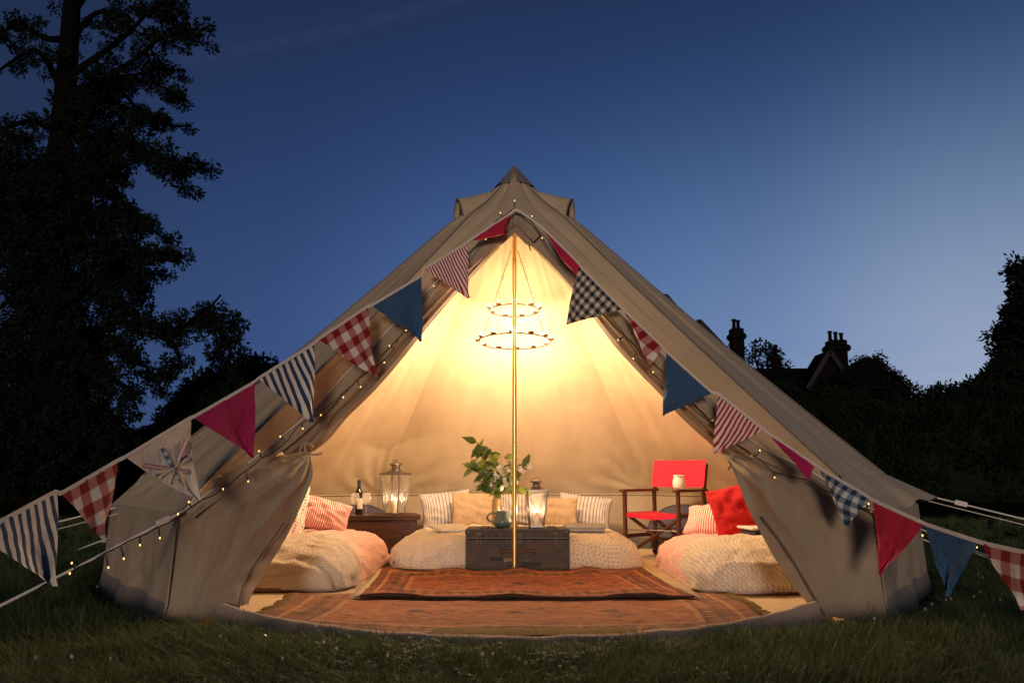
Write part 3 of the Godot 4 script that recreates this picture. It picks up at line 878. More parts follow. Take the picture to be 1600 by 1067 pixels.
func flame_mesh(h: float) -> MB:
	return MB.new().lathe([Vector2(0, 0), Vector2(h * 0.2, h * 0.15), Vector2(h * 0.25, h * 0.35), Vector2(h * 0.16, h * 0.65), Vector2(h * 0.05, h * 0.9), Vector2(0, h)], 10)

func make_chandelier() -> void:
	var c := thing("chandelier", "two tier wire hoop chandelier carrying lit tealights, hung on chains beside the pole", "chandelier", Vector3(0, 0, -0.335))
	var cup := MB.new().lathe([Vector2(0, 0), Vector2(0.019, 0.001), Vector2(0.024, 0.006), Vector2(0.023, 0.014), Vector2(0.0205, 0.014), Vector2(0.020, 0.005), Vector2(0, 0.004)], 16).mesh()
	cup.surface_set_material(0, M.copper)
	var wax := MB.new().lathe([Vector2(0, 0.004), Vector2(0.0185, 0.005), Vector2(0.0185, 0.017), Vector2(0.015, 0.018), Vector2(0, 0.017)], 14).mesh()
	wax.surface_set_material(0, M.wax)
	var fl := flame_mesh(0.032).mesh()
	fl.surface_set_material(0, M.flame)
	for tier in [[0.192, 1.955, 9, 0.22], [0.280, 1.715, 12, 0.13]]:
		var ring := []
		for j in 49: ring.append(Vector3(cos(TAU * j / 48.0) * tier[0], tier[1] + 0.07 * tier[0] * sin(TAU * j / 48.0), sin(TAU * j / 48.0) * tier[0]))
		put("hoop", MB.new().tube(ring, 0.006, 6, false), M.copper, c)
		for k in tier[2]:
			var a: float = TAU * (k + tier[3]) / tier[2]
			var at := Vector3(cos(a) * tier[0], tier[1] + 0.004 + 0.07 * tier[0] * sin(a), sin(a) * tier[0])
			var o := put("tealight_cup", cup, M.copper, c, at)
			put("tealight", wax, M.wax, o)
			put("flame", fl, M.flame, o, Vector3(0, 0.017, 0))
			candle_light(o, Vector3(0, 0.034, 0), 0.055)
			# most of a tealight's glow leaves outwards and down past the rim of its cup
			var spot := SpotLight3D.new()
			spot.name = "tealight_glow"
			spot.light_color = Color(1.0, 0.85, 0.685)
			spot.light_energy = 1.25
			spot.light_size = 0.012
			spot.spot_angle = 76.0
			spot.spot_angle_attenuation = 1.0
			spot.spot_range = 12.0
			spot.spot_attenuation = 2.0
			spot.shadow_enabled = true
			o.add_child(spot, true)
			spot.transform = Transform3D(Basis.looking_at(Vector3(cos(a), -0.95, sin(a)), Vector3.UP), Vector3(0, 0.038, 0))
	for s: int in [1, -1]:
		for part in [[Vector3(s * 0.022, 2.36, 0.30), Vector3(s * 0.165, 1.965, 0.06), 4], [Vector3(s * 0.165, 1.955, 0.06), Vector3(s * 0.245, 1.72, 0.08), 2]]:
			var chain := MB.new()
			var p0: Vector3 = part[0]
			var p1: Vector3 = part[1]
			for k in part[2]:
				var a := p0.lerp(p1, float(k) / part[2])
				var b := p0.lerp(p1, (k + 1.0) / part[2])
				chain.tube([a.lerp(b, 0.06), a.lerp(b, 0.90)], 0.0030, 5)
				var eye := []
				for j in 13: eye.append(a.lerp(b, 0.95) + Vector3(cos(TAU * j / 12.0) * 0.008, sin(TAU * j / 12.0) * 0.013, 0))
				chain.tube(eye, 0.002, 5, false)
			put("chain", chain, M.cable, c)

func make_lantern(label: String, at: Vector3, turn: float, s: float) -> void:
	var l := thing("lantern", label, "lantern", at, turn, "metal lanterns with a lit candle")
	var b := 0.049 * s
	var t := 0.075 * s
	var h := 0.265 * s
	var frame := MB.new()
	for q in [[-1, -1], [1, -1], [1, 1], [-1, 1]]:
		frame.bar(Vector3(q[0] * b, 0.006, q[1] * b), Vector3(q[0] * t, h, q[1] * t), 0.009 * s, 0.009 * s, Vector3(q[0], 0, q[1]), 0.001)
	for e in [[b, 0.008], [t, h]]:
		var r: float = e[0]
		var y: float = e[1]
		for q in [[-1, -1, 1, -1], [1, -1, 1, 1], [1, 1, -1, 1], [-1, 1, -1, -1]]:
			frame.bar(Vector3(q[0] * r, y, q[1] * r), Vector3(q[2] * r, y, q[3] * r), 0.011 * s, 0.011 * s, Vector3.UP, 0.001)
	put("frame", frame, M.pewter, l)
	put("base", MB.new().box(Vector3(0, 0.004, 0), Vector3(b * 2.0, 0.007, b * 2.0), 0.001), M.pewter, l)
	for q in 4:
		var bas := Basis(Vector3.UP, PI / 2 * q)
		put("pane", MB.new().flat([bas * Vector3(-b, 0.012, b - 0.001), bas * Vector3(b, 0.012, b - 0.001), bas * Vector3(t, h - 0.006, t - 0.001), bas * Vector3(-t, h - 0.006, t - 0.001)]), M.pane, l)
		var x := MB.new()
		for e: int in [1, -1]: x.tube([bas * Vector3(-b * e, 0.012, b + 0.003), bas * Vector3(t * e, h - 0.005, t + 0.003)], 0.0018 * s, 5)
		put("cross_wire", x, M.pewter, l)
	put("roof", MB.new().grid(4, 3, func(u: float, v: float):
		var q: float = PI / 4 + TAU * u
		return Vector3(cos(q) * lerpf(t * 1.5, 0.034 * s, v), h + 0.004 + (0.020 * v + 0.006 * v * v) * s, sin(q) * lerpf(t * 1.5, 0.034 * s, v)), 1, 1, true), M.pewter, l)
	put("chimney", MB.new().lathe([Vector2(0.030 * s, h + 0.024 * s), Vector2(0.029 * s, h + 0.058 * s), Vector2(0.047 * s, h + 0.060 * s), Vector2(0.045 * s, h + 0.068 * s), Vector2(0.022 * s, h + 0.078 * s), Vector2(0, h + 0.080 * s)], 20), M.pewter, l)
	var handle := []
	for j in 13: handle.append(Vector3(cos(PI * j / 12.0) * 0.026 * s, h + 0.074 * s + sin(PI * j / 12.0) * 0.018 * s, 0))
	put("handle", MB.new().tube(handle, 0.003 * s, 6), M.pewter, l)
	var size := 0.10 * s if s < 1.2 else 0.088 * s
	var c := thing("candle", "cream pillar candle burning inside the lantern on the trunk" if s < 1.2 else "cream pillar candle burning inside the lantern on the wooden chest", "candle", at + Vector3(0, 0.009, 0))
	var wr := 0.024 * s
	put("wax", MB.new().lathe([Vector2(0, 0), Vector2(wr, 0.001), Vector2(wr, size), Vector2(wr * 0.85, size + 0.003), Vector2(wr * 0.5, size - 0.004), Vector2(0, size - 0.005)], 20), M.wax, c)
	put("wick", MB.new().tube([Vector3(0, size - 0.006, 0), Vector3(0.001, size + 0.006, 0)], 0.001, 5), M.iron, c)
	put("flame", flame_mesh(0.030), M.flame, c, Vector3(0, size, 0))
	candle_light(c, Vector3(0, size + 0.012, 0), 0.20 if s < 1.2 else 0.10)

# ---------------------------------------------------------------- bedding
func mound(x0: float, x1: float, z0: float, z1: float, h: float, s: int, soft := 3.2) -> Callable:
	# a padded slab: u across, v from back to front, both -1..1; lift pushes the surface out for a cloth laid over it
	var w := nz(1.0, 3, s)
	return func(u: float, v: float, lift: float) -> Vector3:
		var d := minf(pow(pow(absf(u), 7.0) + pow(absf(v), 7.0), 1.0 / 7.0), 1.0)
		var k := 1.0 / maxf(pow(pow(absf(u), 7.0) + pow(absf(v), 7.0), 1.0 / 7.0), 1.0)
		var up := pow(1.0 - pow(d, soft), 0.42)
		var x := (x0 + x1) / 2 + ((x1 - x0) / 2 + lift) * u * k
		var z := (z0 + z1) / 2 + ((z1 - z0) / 2 + lift) * v * k
		var y := 0.024 + (h + lift) * up + 0.020 * w.get_noise_2d(x * 3.0, z * 3.0) * up + 0.012 * w.get_noise_2d(x * 9.0, z * 9.0) * minf(up * 2.0, 1.0)
		return Vector3(x + 0.02 * w.get_noise_2d(z * 5.0, y * 8.0), maxf(y, 0.026 + lift * 0.4), z + 0.02 * w.get_noise_2d(x * 5.0 + 9.0, y * 8.0))

func cloth(m: Callable, u0: float, u1: float, v0: float, v1: float, lift: float, ragged := 0.0, slant := 0.0, folds := 0.0) -> MB:
	# the share u0..u1, v0..v1 of a mound, finer towards its edges; texture runs in metres over the top and down the sides
	var mb := MB.new()
	mb.grid(80, 80, func(a: float, b: float):
		var u := lerpf(u0, u1, a)
		var v := lerpf(v0 + slant * a, v1, b)
		if ragged > 0:
			u += ragged * (noise.get_noise_2d(b * 130.0, u0 * 50.0) + 0.5 * sin(b * 9.0)) * (absf(a - 0.5) * 2.0)
			v += ragged * (noise.get_noise_2d(a * 130.0, v1 * 70.0) + 0.6 * sin(a * 7.0 + 1.0)) * (absf(b - 0.5) * 2.0)
		# folds gather where the cloth hangs over the front edge
		var fold := folds * (sin(b * 26.0 + 2.2 * sin(a * 4.0) + noise.get_noise_2d(a * 50.0, b * 40.0) * 3.0) + 0.6 * noise.get_noise_2d(a * 90.0, b * 90.0)) * smoothstep(0.35, 0.8, b)
		return m.call(sin(clampf(u, -1, 1) * PI / 2), sin(clampf(v, -1, 1) * PI / 2), lift + fold))
	var row := 0.0
	var w := 81
	for y in w:
		for x in w:
			var k := y * w + x
			var p := mb.v[k]
			mb.t[k].x = (0.0 if x == 0 else mb.t[k - 1].x + p.distance_to(mb.v[k - 1])) if true else row
			mb.t[k].y = 0.0 if y == 0 else mb.t[k - w].y + p.distance_to(mb.v[k - w])
	return mb

func pillow(w: float, h: float, t: float, s: int, ear := 0.07) -> MB:
	var q := nz(1.0, 2, s)
	var mb := MB.new()
	for side in [1, -1]:
		mb.grid(26, 26, func(a: float, b: float):
			var u: float = sin((a * 2 - 1) * PI / 2)
			var v: float = sin((b * 2 - 1) * PI / 2)
			var full := pow(maxf((1 - u * u) * (1 - v * v), 0.0), 0.42)
			return Vector3(w / 2 * u * (1 - ear * (1 - v * v)) , h / 2 + h / 2 * v * (1 - ear * (1 - u * u)), side * t / 2 * full * (1.0 + 0.25 * q.get_noise_2d(u * 2, v * 2)) + 0.014 * q.get_noise_2d(u * 2.2 + 7, v * 2.2)))
	return mb

func lay(o: Node3D, at: Vector3, turn: float, lean := 0.0, roll := 0.0) -> Node3D:
	o.transform = Transform3D(Basis(Vector3.UP, deg_to_rad(turn)) * Basis(Vector3.RIGHT, deg_to_rad(lean)) * Basis(Vector3.BACK, deg_to_rad(roll)), at)
	return o

func folded(w: float, d: float, layers: int, thick: float) -> MB:
	var mb := MB.new()
	for k in layers:
		mb.box(Vector3(0.004 * (k % 2), thick * (k + 0.5), 0.003 * k), Vector3(w, thick * 0.92, d), thick * 0.4)
	return mb

func make_beds() -> void:
	# the double bed across the back
	var m := mound(-0.93, 0.95, -2.06, -0.22, 0.215, 41, 8.0)
	var mid := thing("double_bed", "low double bed at the back of the tent behind the trunk, with pale mattress", "bed")
	put("mattress", cloth(m, -1, 1, -1, 1, 0.0), M.mattress, mid)
	put("sheet_corner", cloth(m, -1.0, -0.60, 0.45, 1.0, 0.010), M.sheet_check, mid)
	one("knitted_blanket", "cream waffle knit blanket over the left half of the double bed", "blanket", cloth(m, -0.97, -0.01, -0.62, 0.985, 0.026, 0.03), M.waffle)
	one("knitted_blanket", "cream blanket with rows of round holes over the right half of the double bed", "blanket", cloth(m, 0.01, 1.0, -0.55, 1.0, 0.026, 0.03), M.lace)
	lay(one("pillow", "grey ticking stripe pillow at the left end of the double bed", "pillow", pillow(0.48, 0.33, 0.20, 51), M.ticking), Vector3(-0.60, 0.235, -1.92), 12, -14, 6)
	lay(one("pillow", "grey ticking stripe pillow between the two tan cushions on the double bed", "pillow", pillow(0.46, 0.31, 0.20, 52), M.ticking), Vector3(0.05, 0.235, -1.93), 0, -14)
	lay(one("pillow", "grey ticking stripe pillow at the right end of the double bed, one corner up", "pillow", pillow(0.50, 0.31, 0.19, 53), M.ticking), Vector3(0.63, 0.225, -1.94), -8, -18, -7)
	lay(one("cushion", "plain tan cushion left of the flowers on the double bed", "cushion", pillow(0.46, 0.335, 0.16, 54), M.tan_linen), Vector3(-0.335, 0.225, -1.72), 3, -14)
	lay(one("cushion", "plain tan cushion right of the pole on the double bed", "cushion", pillow(0.44, 0.29, 0.16, 55), M.tan_linen), Vector3(0.36, 0.225, -1.72), -4, -16)
	lay(one("newspaper", "stack of white papers lying on the left of the double bed", "paper", folded(0.30, 0.36, 3, 0.006), M.white_cotton), Vector3(-0.50, 0.283, -0.82), 24, 4)
	lay(one("folded_blanket", "grey folded blanket lying on the right of the double bed", "blanket", folded(0.34, 0.28, 2, 0.022), M.grey_wool), Vector3(0.55, 0.275, -0.80), -8, 2)
	# the bed on the left, seen past the door flap
	var l := mound(-2.14, -0.98, -1.10, 0.96, 0.27, 42, 4.6)
	var lb := thing("bed", "low bed on the left behind the door flap, under a red and white striped duvet", "bed")
	put("duvet", cloth(l, -1, 1, -1, 1, 0.0, 0.0, 0.0, 0.006), M.duvet, lb)
	put("duvet_hem", MB.new().tube(smooth_line([Vector3(-1.02, 0.06, -0.25), Vector3(-0.98, 0.05, -0.7), Vector3(-1.10, 0.05, -1.05), Vector3(-1.0, 0.045, -1.12)], 20), [0.02, 0.026, 0.03, 0.028, 0.03, 0.027, 0.03, 0.028, 0.026, 0.03, 0.028, 0.026, 0.03, 0.03, 0.026, 0.024, 0.028, 0.024, 0.02, 0.018, 0.012], 8), M.duvet, lb)
	one("knitted_throw", "cream loose knit throw over the front of the left bed", "blanket", cloth(l, -1, 0.86, 0.08, 1.0, 0.036, 0.03, 0.34, 0.012), M.loose_knit)
	lay(one("pillow", "tall white pillow with black dots leaning on the left bed beside the door flap", "pillow", pillow(0.52, 0.44, 0.15, 56, 0.04), M.dots), Vector3(-1.66, 0.31, 0.02), 66, -6, -20)
	lay(one("pillow", "red and white striped pillow standing on the left bed in front of the chest", "pillow", pillow(0.44, 0.25, 0.17, 57), M.duvet_pillow), Vector3(-1.46, 0.30, -0.32), 24, -18, -16)
	# the bed on the right
	var r := mound(1.07, 2.14, -0.78, 1.07, 0.25, 43, 5.5)
	var rb := thing("bed", "low bed on the right below the chair, under a red and white striped duvet", "bed")
	put("duvet", cloth(r, -1, 1, -1, 1, 0.0, 0.0, 0.0, 0.006), M.duvet, rb)
	one("knitted_throw", "cream ribbed knit throw over the front of the right bed", "blanket", cloth(r, -0.90, 1, 0.30, 1.0, 0.042, 0.02, -0.25, 0.010), M.ribs)
	lay(one("pillow", "red and white striped pillow lying at the head of the right bed", "pillow", pillow(0.52, 0.34, 0.18, 58), M.duvet_pillow), Vector3(1.52, 0.27, -0.42), -22, -58)
	lay(one("cushion", "bright red square cushion standing on the right bed", "cushion", pillow(0.40, 0.40, 0.15, 59, 0.05), M.red_linen), Vector3(1.68, 0.25, -0.16), -12, -12, 14)
	var fb := thing("folded_blanket", "white blanket folded over dark checked cloth on the right bed", "blanket", Vector3(1.70, 0.315, 0.30), 0.12)
	put("dark_layer", folded(0.30, 0.26, 2, 0.014), M.dark_wool, fb)
	put("white_layer", folded(0.32, 0.28, 1, 0.018), M.white_cotton, fb, Vector3(0, 0.03, -0.02))

# ---------------------------------------------------------------- furniture
func make_trunk() -> void:
	var t := thing("steamer_trunk", "old black and brown steamer trunk with steel latches standing behind the pole", "trunk", Vector3(0.021, 0.022, -0.225))
	var w := 0.735
	var d := 0.35
	put("body", MB.new().box(Vector3(0, 0.118, 0), Vector3(w, 0.236, d), 0.006), M.trunk_skin, t)
	var lid := put("lid", MB.new().box(Vector3(0, 0.272, 0), Vector3(w + 0.004, 0.064, d + 0.004), 0.008), M.trunk_skin, t)
	var trim := MB.new()
	for y in [0.242, 0.008]: trim.box(Vector3(0, y, d / 2 + 0.001), Vector3(w + 0.006, 0.012, 0.008), 0.002)
	trim.box(Vector3(0, 0.300, d / 2 + 0.002), Vector3(w + 0.006, 0.010, 0.008), 0.002)
	for s: int in [1, -1]:
		trim.box(Vector3(s * (w / 2 - 0.004), 0.118, d / 2 + 0.0005), Vector3(0.012, 0.225, 0.008), 0.002)
	put("edge_binding", trim, M.trunk_trim, t)
	for x in [1, -1]:
		for y in [0.018, 0.284]:
			put("corner_cap", MB.new().box(Vector3(x * (w / 2 - 0.018), y, d / 2 - 0.014), Vector3(0.046, 0.042, 0.040), 0.012), M.trunk_trim, t)
	for x in [-0.27, 0.275]:
		var la := put("latch", MB.new().box(Vector3(x, 0.262, d / 2 + 0.007), Vector3(0.032, 0.024, 0.008), 0.003), M.iron, t)
		var loop := []
		for j in 17: loop.append(Vector3(x + 0.012 * cos(TAU * j / 16.0), 0.226 + 0.022 * sin(TAU * j / 16.0), d / 2 + 0.012))
		put("hasp", MB.new().tube(loop, 0.0035, 6, false).tube([Vector3(x + 0.004, 0.21, d / 2 + 0.012), Vector3(x + 0.024, 0.18, d / 2 + 0.010)], 0.003, 6).tube([Vector3(x - 0.018, 0.272, d / 2 + 0.012), Vector3(x + 0.018, 0.272, d / 2 + 0.012)], 0.006, 8), M.dull, la)
	put("lock", MB.new().box(Vector3(0.012, 0.258, d / 2 + 0.006), Vector3(0.06, 0.05, 0.008), 0.003).box(Vector3(0.016, 0.215, d / 2 + 0.006), Vector3(0.05, 0.035, 0.008), 0.003), M.iron, t)
	put("handle", MB.new().tube(smooth_line([Vector3(-0.125, 0.150, d / 2 + 0.012), Vector3(-0.09, 0.152, d / 2 + 0.028), Vector3(0.0, 0.150, d / 2 + 0.032), Vector3(0.09, 0.152, d / 2 + 0.028), Vector3(0.125, 0.150, d / 2 + 0.012)], 20), 0.009, 8), M.leather, t)
	for x in [-0.115, 0.115]: put("handle_mount", MB.new().box(Vector3(x, 0.152, d / 2 + 0.012), Vector3(0.034, 0.026, 0.024), 0.006), M.iron, t)
	for x in [-0.22, 0.225]: put("bottom_bracket", MB.new().box(Vector3(x, 0.024, d / 2 + 0.006), Vector3(0.06, 0.024, 0.012), 0.004), M.iron, t)
	var studs := MB.new()
	for x in [-0.335, -0.24, -0.20, -0.145, -0.09, 0.16, 0.2, 0.34]:
		for y in [0.232, 0.254]:
			studs.lathe([Vector2(0, 0.004), Vector2(0.004, 0.002), Vector2(0.005, 0)], 8, Vector3(0, 0, 0))
			for k in range(studs.v.size() - 27, studs.v.size()):
				var p := studs.v[k]
				studs.v[k] = Vector3(x + p.x, y + p.z, d / 2 + 0.002 + p.y)
	put("stud", studs, M.dull, t)
	for x in [-0.235, 0.25]: put("lid_slat", MB.new().box(Vector3(x, 0.309, 0.02), Vector3(0.06, 0.010, 0.20), 0.003), M.chest_wood, lid)
	put("worn_patch", MB.new().box(Vector3(-0.15, 0.097, d / 2), Vector3(0.085, 0.024, 0.003), 0.001).box(Vector3(0.10, 0.062, d / 2), Vector3(0.13, 0.03, 0.003), 0.001), M.faded, t)
	for q in [["LATU", -0.098, 0.090, "letters"], ["t·Low", 0.010, 0.090, "worn_letters"]]:
		var tm := TextMesh.new()
		tm.text = q[0]
		var sf := SystemFont.new()
		sf.font_names = PackedStringArray(["Droid Sans"])
		sf.font_weight = 700
		tm.font = sf
		tm.font_size = 32
		tm.pixel_size = 0.00092
		tm.depth = 0.002
		tm.horizontal_alignment = HORIZONTAL_ALIGNMENT_LEFT
		tm.material = M[q[3]]
		put("lettering", tm, M[q[3]], t, Vector3(q[1], q[2], d / 2 + 0.001))

func make_chest() -> void:
	var c := thing("wooden_chest", "dark stained wooden chest with a worn lid at the back left", "chest", Vector3(-1.33, 0.024, -1.60), deg_to_rad(14))
	var w := 0.92
	var d := 0.40
	for k in 3: put("front_plank", MB.new().box(Vector3(0, 0.085 + 0.085 * k, d / 2 - 0.01), Vector3(w - 0.04, 0.084, 0.02 + 0.002 * (k % 2)), 0.003), M.chest_wood, c)
	for s: int in [1, -1]: put("end_panel", MB.new().box(Vector3(s * (w / 2 - 0.02), 0.17, -0.008), Vector3(0.022, 0.256, d - 0.04), 0.003), M.chest_wood, c)
	put("back_panel", MB.new().box(Vector3(0, 0.17, -d / 2 + 0.01), Vector3(w - 0.06, 0.256, 0.018), 0.003), M.chest_wood, c)
	put("plinth", MB.new().box(Vector3(0, 0.022, 0), Vector3(w + 0.01, 0.044, d + 0.02), 0.008), M.chest_wood, c)
	put("plinth_moulding", MB.new().box(Vector3(0, 0.052, 0.006), Vector3(w - 0.01, 0.014, d + 0.006), 0.005), M.chest_wood, c)
	put("lid", MB.new().box(Vector3(0, 0.327, 0), Vector3(w + 0.035, 0.022, d + 0.035), 0.006).box(Vector3(0, 0.305, d / 2 + 0.008), Vector3(w + 0.03, 0.024, 0.016), 0.004), M.chest_wood, c)

func make_bottle(at: Vector3) -> void:
	var b := thing("wine_bottle", "dark green wine bottle with a cream label standing on the wooden chest", "bottle", at)
	put("glass", MB.new().lathe([Vector2(0, 0), Vector2(0.034, 0.001), Vector2(0.037, 0.006), Vector2(0.037, 0.165), Vector2(0.033, 0.19), Vector2(0.018, 0.222), Vector2(0.0145, 0.24), Vector2(0.0145, 0.285), Vector2(0.016, 0.287), Vector2(0.016, 0.297), Vector2(0, 0.298)], 24), M.bottle, b)
	put("label", MB.new().grid(16, 2, func(u: float, v: float): return Vector3(0.0378 * sin(-0.2 + 1.5 * u), 0.05 + 0.09 * v, 0.0378 * cos(-0.2 + 1.5 * u))), M.paper, b)
	put("capsule", MB.new().lathe([Vector2(0.0152, 0.235), Vector2(0.0154, 0.284), Vector2(0.0168, 0.287), Vector2(0.0168, 0.298), Vector2(0, 0.2995)], 16), M.dark_wool, b)

func make_glass(at: Vector3, label: String) -> void:
	var g := thing("wine_glass", label, "wine glass", at, 0, "wine glasses on the chest")
	put("foot", MB.new().lathe([Vector2(0.034, 0), Vector2(0.033, 0.002), Vector2(0.006, 0.006), Vector2(0.004, 0.012)], 20), M.glass, g)
	put("stem", MB.new().lathe([Vector2(0.004, 0.012), Vector2(0.0035, 0.05), Vector2(0.0045, 0.085)], 10), M.glass, g)
	put("bowl", MB.new().lathe([Vector2(0.0045, 0.085), Vector2(0.025, 0.097), Vector2(0.040, 0.125), Vector2(0.041, 0.145), Vector2(0.036, 0.175), Vector2(0.033, 0.188), Vector2(0.0322, 0.188), Vector2(0.035, 0.175), Vector2(0.039, 0.145), Vector2(0.038, 0.126), Vector2(0.024, 0.100), Vector2(0, 0.092)], 24), M.glass, g)

func make_chair() -> void:
	var c := thing("director_chair", "folding wooden director chair with red canvas seat and back", "chair")
	var a0 := Vector3(0.935, 0, -1.22)   # left side frame: front post, rear post; then the right one
	var a1 := Vector3(1.235, 0, -1.53)
	var b0 := Vector3(1.325, 0, -0.90)
	var b1 := Vector3(1.600, 0, -1.20)
	var side := (b0 - a0).normalized()
	var y := Vector3.UP
	for f in [[a0, a1, false], [b0, b1, true]]:
		var p0: Vector3 = f[0]
		var p1: Vector3 = f[1]
		var dir := (p1 - p0).normalized()
		put("leg", MB.new().bar(p0 + y * 0.026, p0 + y * 0.565, 0.026, 0.034, dir), M.chair_wood, c)
		put("leg", MB.new().bar(p1 + y * 0.026, p1 + y * 0.565, 0.026, 0.034, dir), M.chair_wood, c)
		put("back_post", MB.new().bar(p1 + y * 0.588 + dir * 0.01, p1 + y * 0.80 + dir * 0.06, 0.024, 0.030, dir), M.chair_wood, c)
		put("armrest", MB.new().bar(p0 - dir * 0.05 + y * 0.577, p1 + dir * 0.04 + y * 0.577, 0.052, 0.022, y, 0.006), M.chair_wood, c)
		put("side_rail", MB.new().bar(p0 + y * 0.20, p1 + y * 0.20, 0.022, 0.032, y), M.chair_wood, c)
		put("seat_rail", MB.new().bar(p0 + y * 0.372, p1 + y * 0.372, 0.024, 0.03, y), M.chair_wood, c)
	for f in [[a0, b0, 0.035], [a1, b1, -0.035]]:
		var d: Vector3 = (a1 - a0).normalized() * f[2]
		put("cross_leg", MB.new().bar(f[0] + d + y * 0.05, f[1] + d + y * 0.36, 0.022, 0.032, a1 - a0), M.chair_wood, c)
		put("cross_leg", MB.new().bar(f[1] + d * 1.8 + y * 0.05, f[0] + d * 1.8 + y * 0.36, 0.022, 0.032, a1 - a0), M.chair_wood, c)
		put("stretcher", MB.new().tube([f[0] + d * 0.4 + y * 0.255, f[1] + d * 0.4 + y * 0.255], 0.006, 6), M.pewter, c)
	put("seat", MB.new().grid(16, 14, func(u: float, v: float):
		var p := a0.lerp(b0, u).lerp(a1.lerp(b1, u), v)
		return p + y * (0.395 - 0.022 * sin(PI * u))), M.red_canvas, c)
	put("seat_edge", MB.new().grid(16, 3, func(u: float, v: float):
		var p := a0.lerp(b0, u)
		return p + y * (0.395 - 0.022 * sin(PI * u) - 0.032 * v)), M.red_canvas, c)
	var back := (a1 - a0).normalized()
	put("backrest", MB.new().grid(28, 12, func(u: float, v: float):
		var q := lerpf(-0.03, 1.03, u)
		var wrap := smoothstep(0.06, 0.0, u) + smoothstep(0.94, 1.0, u)
		var p := a1.lerp(b1, q) + back * (0.016 + 0.05 * v - 0.018 + 0.025 * sin(PI * u) - 0.0 * wrap)
		return p - back * 0.018 + y * lerpf(0.605, 0.835, v) - y * 0.004 * sin(PI * u)), M.red_canvas, c)
	# the frosted jar on the right arm
	var j := thing("candle_jar", "small white frosted glass jar standing on the chair's right arm", "jar", b0 + Vector3(0.015, 0.5895, -0.02))
	put("jar_body", MB.new().lathe([Vector2(0, 0), Vector2(0.036, 0.001), Vector2(0.048, 0.018), Vector2(0.052, 0.045), Vector2(0.048, 0.078), Vector2(0.040, 0.095), Vector2(0.040, 0.102), Vector2(0.037, 0.102), Vector2(0.036, 0.094), Vector2(0, 0.09)], 24), M.china, j)
	put("jar_rim", MB.new().lathe([Vector2(0.040, 0.103), Vector2(0.046, 0.106), Vector2(0.046, 0.113), Vector2(0.040, 0.116), Vector2(0.036, 0.112)], 24), M.china, j)

func make_pot() -> void:
	var p := thing("teapot", "green enamel pot with a round body, loop handle and white knob on the trunk", "teapot", Vector3(-0.085, 0.327, -0.185))
	put("body", MB.new().lathe([Vector2(0, 0), Vector2(0.040, 0.001), Vector2(0.060, 0.014), Vector2(0.0745, 0.034), Vector2(0.070, 0.055), Vector2(0.054, 0.085), Vector2(0.046, 0.108), Vector2(0.046, 0.120), Vector2(0.043, 0.121), Vector2(0.042, 0.112), Vector2(0, 0.110)], 28), M.enamel, p)
	put("lid", MB.new().lathe([Vector2(0.043, 0.119), Vector2(0.040, 0.124), Vector2(0.012, 0.131), Vector2(0, 0.132)], 24), M.china, p)
	put("knob", MB.new().lathe([Vector2(0.006, 0.130), Vector2(0.009, 0.140), Vector2(0.006, 0.150), Vector2(0, 0.154)], 12), M.china, p)
	put("handle", MB.new().tube(smooth_line([Vector3(-0.050, 0.104, 0), Vector3(-0.085, 0.104, 0), Vector3(-0.112, 0.080, 0), Vector3(-0.108, 0.058, 0), Vector3(-0.070, 0.036, 0)], 18), 0.007, 8), M.enamel, p)
	put("spout", MB.new().tube(smooth_line([Vector3(0.055, 0.040, 0), Vector3(0.085, 0.055, 0), Vector3(0.098, 0.085, 0), Vector3(0.112, 0.095, 0)], 10), [0.022, 0.021, 0.019, 0.017, 0.015, 0.013, 0.012, 0.011, 0.010, 0.010, 0.010], 10), M.enamel, p)

